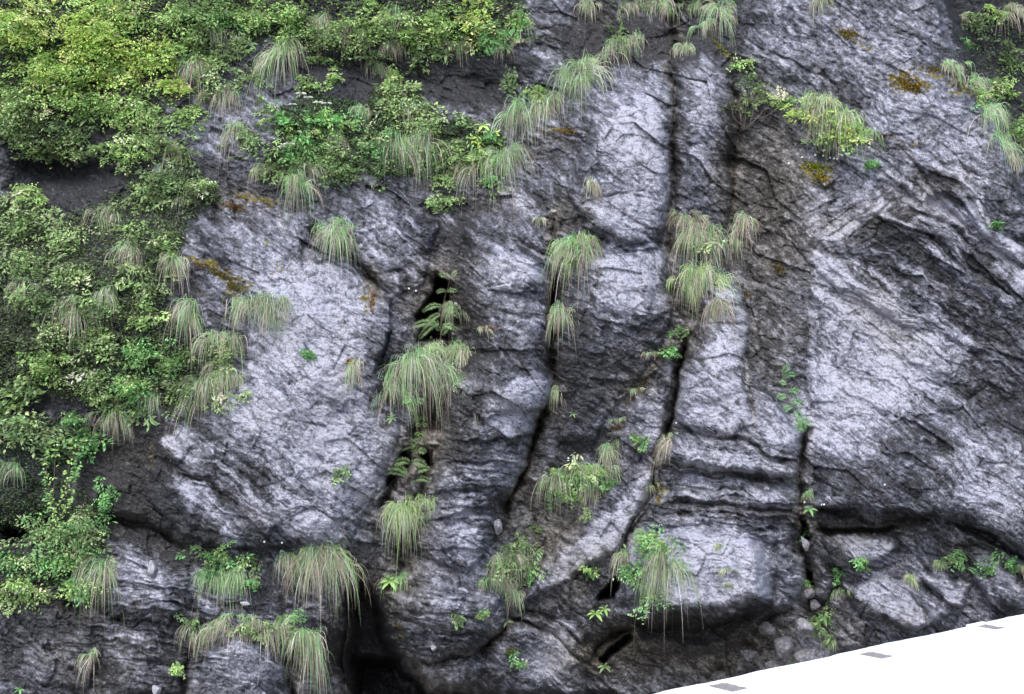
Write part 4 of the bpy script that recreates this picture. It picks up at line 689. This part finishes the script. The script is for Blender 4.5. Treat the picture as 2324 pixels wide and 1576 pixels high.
# ------------------------------------------------------------------ grass tufts: u, v of the root, width, length, green share, label
G_ = [
 (635,100,62,92,.7,"long grey green curtain of grass under the upper shrubs"), (852,148,48,46,.45,"small rounded pale tuft in the dark wet band"), (897,100,48,36,.2,"small brown tuft above the dark wet band"),
 (1308,165,85,95,.85,"widest silvery green tuft hanging on the rising ridge"), (1250,215,70,80,.6,"greenish tuft left of the silvery ridge tuft"), (1195,240,75,85,.55,"long tuft at the lower left end of the rising ridge"), (1335,140,50,35,.9,"short bright green tuft at the top of the silvery one"), (1400,100,100,55,.5,"brown and green tuft at the upper right end of the ridge"),
 (1550,103,70,38,.4,"brownish tuft capping the dark rock column"), (1640,15,55,68,.55,"tall tuft hanging from the top edge above the dark notch"), (1335,5,70,30,.3,"brown fringe on the top edge beside the bare slab"), (1440,5,80,42,.3,"straw fringe on the top edge, second from the bare slab"), (1505,10,70,48,.4,"straw tuft on the top edge, third from the bare slab"), (1575,8,60,48,.5,"greenish tuft on the top edge left of the tall tuft"), (1600,50,50,36,.7,"short green tuft under the top edge tufts"), (1862,-6,60,48,.4,"small tuft on the top edge of the wide grey slab"),
 (905,320,55,110,.75,"left half of the long grey green grass curtain"), (955,320,65,100,.7,"right half of the long grey green grass curtain"), (1140,345,80,105,.7,"pale hanging tuft at the right end of the thicket"), (1080,365,45,70,.4,"brown tuft hanging left of the pale one"), (670,408,48,75,.65,"narrow hanging tuft with a brown tip below the thicket"),
 (775,520,105,75,.6,"tuft at the head of the sharp diagonal edge"), (1310,555,80,90,.5,"tuft on the long crack with straw tips, upper one"), (1320,540,80,40,.85,"short fresh crown on the upper crack tuft"), (1275,705,42,55,.5,"small tuft lower on the same long crack"),
 (1562,488,70,55,.15,"straw tuft, upper left of the cluster by the slanting crack"), (1600,525,100,75,.35,"largest straw tuft of the cluster by the slanting crack"), (1690,500,52,55,.25,"straw tuft, right end of the cluster by the slanting crack"), (1650,540,55,45,.6,"greenish tuft in the middle of the straw cluster"), (1592,620,92,100,.85,"long fresh green tuft under the straw cluster"), (1555,640,50,70,.9,"dark green tuft behind the long fresh one"), (1620,690,30,55,.1,"thin brown wisp hanging below the fresh green tuft"),
 (590,685,115,78,.6,"wide arching tuft on the left edge of the pale slab"), (432,695,70,75,.5,"tuft with brown beard right of the left thicket"), (495,770,85,75,.65,"upper part of the tall clump beside the pale slab"), (510,830,75,70,.5,"middle tuft of the tall clump beside the pale slab"), (470,860,60,95,.7,"lowest long tuft of the tall clump beside the pale slab"),
 (955,825,140,110,.75,"big hanging tuft in front of the black crevice"), (1000,790,100,60,.8,"fresh crown on top of the big hanging tuft"), (1045,790,60,70,.45,"tuft with dry blades right of the big hanging one"), (1015,860,60,80,.5,"dry curtain under the right side of the big tuft"), (900,870,60,80,.7,"left curtain of the big hanging tuft"), (1032,690,45,45,.5,"small tuft on the lip right of the black crevice"), (810,822,48,38,.35,"little tuft on an orange moss cushion"),
 (918,1150,115,95,.9,"bright green tuft below the lower black hole"), (950,1130,80,60,.9,"short green crown of the bright tuft below the hole"), (735,1258,115,100,.5,"largest straw and green tuft at the lower centre left"), (745,1245,100,60,.85,"green crown of the largest straw tuft"), (660,1265,35,50,.5,"small tuft leaning left beside the largest straw tuft"), (500,1305,80,85,.95,"dark green hanging tuft under the flat topped shrub"), (545,1300,50,60,.95,"green tuft at the right of the dark green one"),
 (450,1425,60,50,.4,"left end tuft of the grassy ledge"), (505,1415,75,55,.3,"straw tuft second from the left on the grassy ledge"), (570,1410,80,58,.3,"straw tuft in the middle of the grassy ledge"), (630,1415,65,50,.35,"straw tuft right of the middle of the grassy ledge"), (690,1440,75,60,.75,"green tuft at the right end of the grassy ledge"), (650,1400,70,30,.85,"low green tuft along the back of the grassy ledge"), (530,1395,80,26,.85,"low green grass along the back left of the ledge"), (710,1450,36,85,.4,"long thin tuft trailing down the rock column"),
 (905,1305,45,60,.9,"small green tuft above the cave beside the leaf whorl"), (1330,1060,120,65,.75,"main tuft of the grassy ledge in the middle buttress"), (1390,1015,55,50,.55,"upper right tuft of the middle buttress ledge"), (1270,1075,55,60,.6,"left tuft of the middle buttress ledge"), (1350,1110,40,50,.2,"dry wisp hanging from the middle buttress ledge"), (1150,1265,90,70,.45,"tuft in the brown gully above the striped boulder"), (1125,1310,65,45,.55,"low tuft directly on top of the striped boulder"), (1165,1345,40,40,.8,"short green tuft right of the striped boulder's top"), (1190,1240,60,50,.3,"dry tuft higher in the brown gully"),
 (1505,1270,45,95,.7,"hanging tuft over the left end of the pale boulder"), (1455,1210,50,50,.6,"tuft at the foot of the slanting slab"), (1420,1260,34,50,.4,"small dry tuft left of the boulder shrubs"),
 (1850,225,95,62,.85,"upper part of the large bright grassy clump"), (1910,250,90,70,.8,"middle part of the large bright grassy clump"), (1965,290,70,40,.75,"right tail of the large bright grassy clump"), (1845,285,80,50,.5,"lower left part of the large bright clump"), (1895,310,60,52,.6,"drooping silvery tuft under the large bright clump"), (1870,245,60,60,.2,"pinkish dry tuft in the large bright clump"),
 (2165,145,70,40,.7,"tuft on the crest of the right slab, topmost"), (2205,185,60,55,.8,"tuft on the crest of the right slab, second from top"), (2245,250,60,75,.85,"long tuft on the steep right edge of the slab"), (2280,320,60,60,.8,"green tuft low on the right slab edge"), (2300,350,45,52,.3,"dry tuft lowest on the right slab edge"), (2185,30,40,30,.3,"dry tuft at the top of the shady gully"), (2290,20,60,50,.3,"dry tuft on the right edge of the top gully"),
 (235,1275,62,115,.5,"dark hanging tuft with brown centre at the lower left"), (212,1480,34,50,.4,"small tuft hanging near the bottom left"), (235,480,95,62,.25,"brown arching tuft in the left thicket"), (300,560,75,60,.4,"grey tuft under the bluish cushion"), (395,580,60,50,.3,"brown tuft at the right side of the left thicket"), (160,690,80,80,.35,"hanging brown grass in the middle of the left thicket"), (240,660,60,60,.5,"grey green tuft right of the hanging brown grass"), (60,640,60,50,.4,"tuft in deep shade on the left edge"), (500,205,75,60,.15,"brown hanging stems under the jutting upper shrub"), (385,330,60,55,.5,"tuft right of the grey green shrub"), (440,140,60,60,.3,"brown tuft under the upper shrubs"), (470,60,60,50,.3,"straw tuft among the top shrubs left of centre"), (20,1045,45,62,.8,"long tuft on the left edge beneath the large leaves"), (250,940,70,55,.4,"brown tuft at the bottom edge of the left thicket"), (345,890,60,50,.5,"tuft low among the shrubs of the left thicket"), (540,460,40,0,.3,""), (420,445,50,45,.4,"brown tuft beneath the mid green shrub"), (600,370,50,45,.4,"tuft at the left end of the central thicket"), (545,290,50,60,.4,"mossy brown hummock tuft left of the white flowers"),
 (720,40,60,45,.3,"straw tuft among the top shrubs at centre left"), (1040,90,70,40,.5,"tuft under the lime top shrubs"), (795,55,60,50,.5,"tuft amid the olive top shrubs"), (900,25,70,50,.7,"green tuft high in the middle of the top edge"), (760,300,60,55,.6,"tuft in the middle of the flowering thicket"), (820,250,50,50,.6,"tuft left of the tall peaked shrub"), (930,235,60,60,.5,"tuft among the leaves of the tall peaked shrub"), (700,375,60,50,.4,"straw tuft low in the central thicket"), (1185,55,36,40,.8,"light tuft hanging on the bare slab beside the top shrubs"), (1140,100,50,34,.3,"brown fringe tuft at the right end of the top shrubs"),
 (2135,1275,50,24,.85,"fresh tuft on top of the stone block"), (2063,1312,36,34,.85,"fresh tuft left of the stone block"), (1912,1342,32,30,.8,"yellow green tuft left of the pale ledge"), (2308,1285,36,28,.85,"fresh tuft at the right edge above the road"), (1865,1435,34,30,.7,"tuft in the rubble below the overhang"), (1885,1455,30,30,.9,"fresh fine tuft right of the rubble stones"),
 (1228,493,26,20,.4,"tiny tuft high on the central buttress"), (1262,885,20,36,.3,"thin dry tuft at the lower part of the long crack"), (1342,412,18,42,.2,"thin dry wisp on the tall pale buttress"), (1515,985,36,42,.5,"pale tuft on the slanting crack beside the big block"), (1520,1000,12,60,.05,"thin straw wisp hanging below the pale tuft"), (1100,745,34,20,.3,"tiny reddish tuft right of the big hanging tuft"), (1650,1290,40,14,.6,"tiny green tuft on the face of the pale boulder"), (1655,1325,26,14,.7,"lower tiny green tuft on the pale boulder"), (1630,1235,30,14,.7,"tiny tuft on the top edge of the pale boulder"), (1480,1100,26,30,.4,"tiny mossy tuft beside the slanting crack"), (1835,1120,24,30,.8,"small tuft in the right hand crack"),
 (1480,800,60,14,.4,"low dry grass on the upper end of the debris ramp"), (1440,880,50,16,.4,"low dry grass half way down the debris ramp"), (1405,950,45,18,.5,"low grass at the lower end of the debris ramp"),
]
for (u, v, w_, L_, gr, lab) in G_:
    if lab: grass(u, v, w_, L_, gr, lab, slope=(-.55 if 'ridge' in lab and 'long tuft' not in lab else .5 if ('slab edge' in lab or 'tail' in lab) else 0), hue=('y' if gr > .78 and ('fresh' in lab or 'bright' in lab or 'crown' in lab) else 's' if 'grey green' in lab or 'silvery' in lab or 'pale' in lab else 'g'))

# ------------------------------------------------------------------ leaf whorls, saplings, climbers, bare twigs
rosette(200, 268, 30, 7, 's', "whorl of long pale leaves hanging before the dark recess")
rosette(565, 100, 24, 6, 's', "whorl of pale leaves under the upper shrubs")
rosette(1012, 124, 26, 8, 's', "palm like whorl of pale leaves below the top shrubs")
rosette(885, 1318, 26, 6, 'y', "whorl of bright broad leaves beside the cave mouth")
rosette(1352, 1392, 24, 6, 'y', "lime leaved plant under the dark hollow")
rosette(1372, 1382, 18, 5, 'y', "small lime leaved plant at the right of the larger one")
rosette(890, 948, 16, 7, 's', "small star of pale leaves left of the climbing fern")
rosette(1372, 1512, 18, 6, 's', "small pale green plant low in the brown hollow")
rosette(1150, 1412, 17, 3, 's', "two or three blade like leaves on the striped boulder")
rosette(1838, 1155, 18, 5, 'g', "small broad leaved plant in the right hand crack")
rosette(1300, 940, 10, 5, 's', "tiny plant on the cracked grey buttress")
rosette(1870, 1400, 20, 5, 's', "long leaved plant in the rubble crack")
rosette(1800, 1500, 16, 5, 's', "small pale plant among the rubble stones near the road")
rosette(1885, 1445, 20, 7, 's', "bluish leaved plant beside the rubble stones")
rosette(45, 1565, 14, 5, 'g', "small green plant at the bottom left corner")
rosette(1060, 60, 22, 5, 'b', "bright broad leaves at the right of the top shrubs")
rosette(1095, 285, 22, 6, 'b', "lime broad leaves at the right tip of the central thicket")
sapling([(1000,775),(1000,720),(1008,680),(1022,635)], [(1,-26,-10,10),(1,16,-18,10),(.85,-24,4,9),(.8,24,2,10),(.55,-46,14,11),(.5,42,20,10),(.4,-40,34,11),(.3,-50,40,13),(.25,-70,6,13),(.2,40,10,12),(.15,-30,-26,12),(.1,26,-30,12)], "feathery blue green sapling in front of the tall black crevice")
sapling([(925,1110),(930,1060),(945,1015)], [(1,-34,6,12),(1,-20,-18,12),(1,12,-22,12),(.9,28,0,12),(.6,-40,4,14),(.6,34,6,14),(.35,-50,-14,13),(.3,-78,-2,13),(.3,50,-20,14),(.15,54,-4,12),(.2,-30,-40,12)], "feathery sapling growing from the lower black hole")
sapling([(958,940),(956,975),(950,1010),(942,1030)], [(.1,-12,10,7),(.1,12,10,7),(.25,-12,8,8),(.25,12,8,8),(.4,-12,8,8),(.4,12,8,8),(.55,-12,8,8),(.55,12,8,8),(.7,-12,8,8),(.7,12,8,8),(.85,-12,8,8),(.85,12,8,8)], "hanging fern chain between two black holes", name="hanging_fern", cat="fern", pal='y')
sapling([(1775,850),(1790,880),(1785,905),(1800,925),(1815,950)], [(0,14,-20,11),(.1,26,-6,11),(.25,-16,-4,10),(.35,24,4,12),(.5,-24,4,12),(.6,30,6,12),(.75,-26,12,10),(.85,16,24,12),(1,10,30,12),(1,26,18,11),(1,-6,30,11)], "green climbing fern on the right hand buttress edge", name="climbing_fern", cat="fern", pal='g')
sapling([(2160,1240),(2170,1265),(2195,1290)], [(.2,20,10,9),(.4,-16,10,9),(.5,24,8,9),(.8,-12,16,9),(1,20,12,9)], "dark leaved sprig beside the stone block", name="creeping_sprig", cat="sprig", pal='g')
sapling([(1160,25),(1120,75),(1105,105)], [(.3,-40,24,12),(.5,-40,22,12),(.7,-30,24,12),(.9,34,10,12),(1,10,24,12),(.5,30,16,12)], "dark glossy fern hanging under the right top shrubs", name="hanging_fern", cat="fern", pal='g')
sapling([(230,1230),(215,1180),(228,1120)], [(1,-16,-16,9),(.9,18,-10,9),(.7,-26,-4,9),(.6,26,0,9),(.4,-28,4,10),(.3,30,4,10)], "slender fern rising beside the hanging stems", name="slender_fern", cat="fern", pal='g')

def stems(lines, label, name, cat, rad=.006, lf=None, y=.22):
    b0 = np.array(surf(*lines[0][0])); ro = empty(name, b0, label, cat)
    for ln in lines:
        ys = [surf(a, b)[1] for a, b in ln]; y_ = min(ys); p = np.array([at(a, b, y_ - y) for a, b in ln]); f = np.linspace(0, len(p) - 1, 12); i = np.clip(f.astype(int), 0, len(p) - 2); q = (f - i)[:, None]
        P = p[i] * (1 - q) + p[i + 1] * q; P[1:-1] = (P[:-2] + 2 * P[1:-1] + P[2:]) / 4; P[0] += [0, y * .9, 0]; P[1:] += rng.normal(0, .004, (11, 3))
        V, F = tubes(P[None], rad, rad * .35); mesh_np("stem", V - b0, F, BARK, ro)
        if lf:
            k = 46; j = rng.randint(0, 11, k); B = P[j] + (P[j + 1 - (j == 11)] - P[j]) * rng.rand(k, 1) + rng.normal(0, .02, (k, 3)); D = rng.normal(size=(k, 3)) * [1, .5, .4] + [0, -.3, -.2]
            L = rng.uniform(.04, .075, k); V, F, C = leaves_mesh(B, D, np.tile([0, -.6, .8], (k, 1)) + rng.normal(0, .3, (k, 3)), L, L * .55, np.array(PAL[lf]) * np.exp(rng.normal(0, .2, (k, 1))))
            mesh_np("foliage", V - b0, F, LEAF, ro, C, smooth=False)
    return ro
stems([[(1690,295),(1692,250),(1700,200),(1690,170)],[(1685,295),(1675,240),(1690,200)],[(1695,290),(1735,250),(1755,230)],[(1680,290),(1650,280),(1640,240)],[(1690,290),(1665,270),(1655,225),(1645,215)],[(1700,290),(1712,240),(1745,215)],[(1688,270),(1664,235),(1640,210)],[(1700,230),(1720,200),(1730,165)],[(1705,270),(1740,265),(1770,240)]], "bare pinkish grey branches of a small shrub beside the dark column", "bare_shrub", "bare shrub", .006)
stems([[(125,1175),(110,1120),(105,1060),(112,1000)],[(130,1215),(120,1130),(125,1040),(135,990)],[(128,1160),(150,1110),(160,1040),(165,1000)],[(130,1190),(165,1130),(172,1060)]], "bundle of upright brown stems with climbing leaves at the left", "climbing_vine", "climbing vine", .010, 'y')
stems([[(105,1010),(100,1080),(112,1140)],[(180,1000),(175,1060),(165,1090)]], "two thin hanging stems with light leaves beside the upright stems", "hanging_vine", "hanging vine", .005, 'g')
stems([[(640,1265),(615,1290),(620,1330)],[(700,1240),(650,1290),(640,1350)],[(760,1290),(735,1330),(700,1380)],[(740,1300),(750,1340),(735,1385)]], "dead looping stems hanging from the largest straw tuft", "dead_shrub", "dead shrub", .004)
stems([[(1960,1445),(1955,1462),(1968,1480)],[(1958,1450),(1972,1440)]], "tiny pale dead twig standing at the white road edge", "dead_twig", "dead twig", .004)
stems([[(1725,490),(1690,430),(1710,400)],[(1700,500),(1690,470),(1672,440)]], "thin bare twigs above the straw tuft cluster", "dead_shrub", "dead shrub", .0025)
stems([[(905,1250),(880,1290),(850,1330)],[(960,1240),(945,1225),(925,1235)]], "thin broken twigs above the cave mouth", "dead_shrub", "dead shrub", .004)
stems([[(1400,960),(1378,900),(1370,850)],[(1430,985),(1418,930),(1430,900)]], "thin straw stalks standing on the debris ramp", "dead_shrub", "dead shrub", .0025)

# ------------------------------------------------------------------ white flowers, moss cushions, loose stones
def flowers(pts, label):
    b0 = np.array(surf(*pts[0])); ro = empty("white_flowers", b0, label, "flowers")
    for (a, b) in pts:
        c = np.array(surf(a, b, .03)); k = 8; th = np.arange(k) * .785; D = np.stack([np.cos(th), np.full(k, -.3), np.sin(th)], -1)
        V, F, C = leaves_mesh(np.tile(c, (k, 1)), D, np.tile([0., -1., .2], (k, 1)), np.full(k, .017), np.full(k, .013), np.full((k, 3), .8)); mesh_np("flower", V - b0, F, LEAF, ro, C, smooth=False)
        root = np.array(surf(a, b + 3)); V, F = tubes(np.stack([root * (1 - q) + c * q for q in np.linspace(0, 1, 3)])[None], .002, .0015); mesh_np("stalk", V - b0, F, BARK, ro)
flowers([(1820,357),(1850,352),(1868,354),(1884,358),(1893,360),(1900,361),(1912,353),(1790,371)], "row of tiny white flowers beneath the large bright grassy clump")
flowers([(1170,1492),(1186,1497),(1195,1500)], "tiny white flowers on brown bedrock near the bottom edge")
flowers([(2008,1100),(1865,1145),(1870,1145),(1826,1140)], "tiny white flowers scattered beside the right hand crack")
flowers([(928,655),(944,660)], "two tiny white flowers left of the black crevice")
flowers([(738,1180),(600,1230),(640,1232)], "tiny white flowers above the largest straw tuft")
flowers([(1455,1245),(1535,960),(1290,1040)], "tiny white flowers scattered round the middle buttress")
flowers([(120,1125),(165,1135),(120,1200)], "tiny white flowers among the climbing stems")

def moss(u, v, ru, rv, ang, n, col, label):
    b0 = np.array(surf(u, v)); c, s_ = math.cos(math.radians(ang)), math.sin(math.radians(ang)); n = int(n * .65); a = rng.normal(0, .45, n); b = rng.normal(0, .42, n)
    cl = noise(a * 3 + u, b * 2 + v, 240) > -.4; a, b = a[cl], b[cl]; n = len(a); x = u + a * ru * c - b * rv * s_; y_ = v + a * ru * s_ + b * rv * c
    hs_ = surf_h(x, y_); P = np.stack(at(x, y_, -hs_ - .004 - .02 * rng.rand(n)), -1); D = rng.normal(size=(n, 3)) * [.8, .5, .6] + [0, -.6, .5]; L = rng.uniform(.012, .03, n)
    cc = np.array(col) * np.exp(rng.normal(0, .35, (n, 1))); cc[rng.rand(n) < .2] = (.10, .055, .02)
    V, F, C = leaves_mesh(P, D, np.tile([0, -.5, .8], (n, 1)) + rng.normal(0, .5, (n, 3)), L, L * .7, cc); o = mesh_np("moss_cushion", V - b0, F, LEAF, None, C, smooth=False); o.location = b0
    tag(o, label, "moss", "moss cushions on the rock")
for a in [(1925,78,32,16,15,800,(.20,.16,.02),"olive gold moss patch high on the wide grey slab"), (2062,193,50,22,8,1500,(.24,.17,.02),"largest golden moss patch on the wide grey slab"), (2125,158,48,9,8,500,(.17,.15,.03),"thin streak of moss above the largest golden patch"), (2180,190,26,14,35,400,(.16,.10,.02),"brownish moss patch right of the largest golden patch"), (1850,380,38,14,10,1100,(.26,.30,.03),"lime yellow moss cushion below the white flowers"), (1862,404,28,10,15,500,(.28,.22,.02),"golden rim of moss under the lime cushion"), (2000,310,34,8,5,300,(.18,.14,.02),"small moss spot right of the large grassy clump"), (530,470,28,12,10,500,(.20,.11,.02),"orange brown moss spot under the shrubs by the pale slab"), (500,625,44,10,28,800,(.16,.14,.02),"diagonal moss streak above the wide arching tuft"), (532,655,20,9,25,300,(.14,.15,.02),"green moss knob at the lower end of the diagonal streak"), (455,602,30,8,10,300,(.18,.12,.02),"brown moss streak at the thicket edge"), (845,690,7,34,5,400,(.24,.13,.02),"rusty vertical moss streak under the sharp diagonal edge"), (798,822,18,8,0,400,(.28,.15,.02),"orange moss cushion under a little tuft"), (1280,298,40,4,5,300,(.28,.18,.02),"thin orange moss line under the ridge grass"), (1490,1108,14,18,0,400,(.15,.14,.02),"dark green moss in the mouth of the slanting crack"), (1640,112,46,4,45,400,(.22,.26,.03),"lime moss line curving along the column top"), (2225,215,12,60,-28,500,(.20,.12,.02),"brown moss along the steep right slab edge"), (1158,1478,12,10,0,250,(.16,.2,.03),"moss knob on brown bedrock near the bottom edge"), (1770,612,14,12,0,250,(.14,.11,.02),"faint moss spot on the brown streaked wall"), (1450,880,55,12,-50,600,(.17,.13,.06),"dry moss and debris along the ramp"), (1400,970,26,12,0,400,(.12,.10,.05),"mossy knob at the lower end of the debris ramp"), (1505,800,40,12,-45,400,(.16,.12,.05),"dry moss at the upper end of the debris ramp"), (1105,746,26,6,0,300,(.28,.14,.07),"reddish moss on a lip of the central buttress")]: moss(*a)

def stone(u, v, ru, rv, col, label, out=.05, ang=0, rough=.25):
    b0 = np.array(surf(u, v)); y = b0[1] - out; c = np.array(at(u, v, y)); nu, nv = 36, 24
    th = np.linspace(0, 2 * np.pi, nu, endpoint=False); ph = np.linspace(0, np.pi, nv); TH, PH = np.meshgrid(th, ph); d = np.stack([np.sin(PH) * np.cos(TH), np.cos(PH), np.sin(PH) * np.sin(TH)], -1).reshape(-1, 3)
    r = np.ones(len(d))
    for k in range(15):                                      # flat fracture facets
        pn = nrm(rng.normal(size=3)); h = rng.uniform(.5, .85); q = d @ pn; r = np.where(q > 1e-3, np.minimum(r, h / np.maximum(q, 1e-3)), r)
    r *= 1 + rough * .2 * noise(d[:, 0] * 5 + u, d[:, 2] * 5 + v, 250); P = d * r[:, None] * np.array([ru, min(ru, rv) * .9, rv]) * PXM; a = math.radians(-ang)
    P = np.stack([P[:, 0] * math.cos(a) - P[:, 2] * math.sin(a), P[:, 1], P[:, 0] * math.sin(a) + P[:, 2] * math.cos(a)], -1)
    g_ = np.arange(nu * nv).reshape(nv, nu); g2 = np.roll(g_, -1, 1); F = np.stack([g_[:-1], g_[1:], g2[1:], g2[:-1]], -1).reshape(-1, 4)
    o = mesh_np("loose_stone", P, F, STONE, None, np.tile([col, .35, 0], (len(P), 1))); o.location = c; tag(o, label, "stone", "loose stones lodged in the cliff")
STONE = ROCK.copy(); STONE.name = "loose_stone_surface"
for a in [(356,1567,15,13,1.05,"rounded white stone at the very bottom edge",.12), (1827,1234,10,22,.85,"leaning pinkish stone jammed in the right hand crack",.35,-20), (1822,1420,26,24,.8,"pale rounded stone at the top of the rubble",.30), (1780,1470,34,30,.62,"large grey stone in the rubble near the road",.3), (1828,1492,36,28,.7,"broad grey stone resting beside the road edge",.25), (1832,1345,20,17,.55,"grey stone wedged under the right hand crack",.35), (1848,1375,18,14,.6,"small stone lodged left of the leafy crack plant",.3), (1795,1405,18,10,.45,"flat dark stone above the rubble",.3), (347,1290,16,22,.95,"cream coloured stone set in the dark rock at lower left",.05), (1130,1196,14,20,.8,"tan stone stuck in the long crack above the gully",.12), (556,1370,11,7,1.05,"white pebble on the grassy ledge",.12), (1700,1490,26,20,.35,"dark stone at the left foot of the rubble",.25), (1755,1515,24,18,.5,"grey stone between the rubble and the road",.25), (1740,1430,20,22,.4,"dark upright stone under the overhang's right end",.25), (700,1375,18,10,.45,"small grey stone on the ledge under the straw tuft",.1), (1400,985,24,12,.4,"dark knobbly stone at the foot of the debris ramp",.08), (1050,1340,16,10,.85,"pale stone knob on the striped boulder",.02), (985,1470,10,9,.9,"small pale knob low on the striped boulder",.02)]: stone(*a)

# ------------------------------------------------------------------ undergrowth nobody could count
def under(polys, n, label):
    PP, DD, CC, LL = [], [], [], []
    for (poly, w_, cols) in polys:
        P = np.asarray(poly, float); lo, hi = P.min(0), P.max(0); m = int(n * w_ * 2.5); x = rng.uniform(lo[0], hi[0], m); y_ = rng.uniform(lo[1], hi[1], m)
        dsd, _, _ = pdist(P, x.astype(np.float32), y_.astype(np.float32), True); ins = inside(P, x, y_)
        k = ins & (noise(x / 42, y_ / 30, 260) + .8 * np.minimum(dsd / 30, 1) > .12); x, y_ = x[k], y_[k]; kk = len(x)
        hs_ = surf_h(x, y_); hump = (.5 + .5 * noise(x / 48, y_ / 36, 261)) ** 1.2; out = (.02 + .12 * hump) * np.minimum(dsd[k] / 34, 1) ** .5 * (.35 + .65 * rng.rand(kk)) + .01
        PP.append(np.stack(at(x, y_, -hs_ - out), -1)); D = rng.normal(size=(kk, 3)) * [.8, .5, .45] + [0, -.35, -.05]; DD.append(D)
        c = np.array([PAL[cols[i]] for i in rng.randint(0, len(cols), kk)]); t2 = fbm(x / 60, y_ / 40, 262, 2)[:, None]; CC.append(np.clip(c * .38 * (1 + .25 * t2) * np.exp(rng.normal(0, .25, (kk, 1))), .01, .6)); LL.append(rng.uniform(.03, .06, kk))  # leaf colours darkened to imitate shaded gaps between shrubs
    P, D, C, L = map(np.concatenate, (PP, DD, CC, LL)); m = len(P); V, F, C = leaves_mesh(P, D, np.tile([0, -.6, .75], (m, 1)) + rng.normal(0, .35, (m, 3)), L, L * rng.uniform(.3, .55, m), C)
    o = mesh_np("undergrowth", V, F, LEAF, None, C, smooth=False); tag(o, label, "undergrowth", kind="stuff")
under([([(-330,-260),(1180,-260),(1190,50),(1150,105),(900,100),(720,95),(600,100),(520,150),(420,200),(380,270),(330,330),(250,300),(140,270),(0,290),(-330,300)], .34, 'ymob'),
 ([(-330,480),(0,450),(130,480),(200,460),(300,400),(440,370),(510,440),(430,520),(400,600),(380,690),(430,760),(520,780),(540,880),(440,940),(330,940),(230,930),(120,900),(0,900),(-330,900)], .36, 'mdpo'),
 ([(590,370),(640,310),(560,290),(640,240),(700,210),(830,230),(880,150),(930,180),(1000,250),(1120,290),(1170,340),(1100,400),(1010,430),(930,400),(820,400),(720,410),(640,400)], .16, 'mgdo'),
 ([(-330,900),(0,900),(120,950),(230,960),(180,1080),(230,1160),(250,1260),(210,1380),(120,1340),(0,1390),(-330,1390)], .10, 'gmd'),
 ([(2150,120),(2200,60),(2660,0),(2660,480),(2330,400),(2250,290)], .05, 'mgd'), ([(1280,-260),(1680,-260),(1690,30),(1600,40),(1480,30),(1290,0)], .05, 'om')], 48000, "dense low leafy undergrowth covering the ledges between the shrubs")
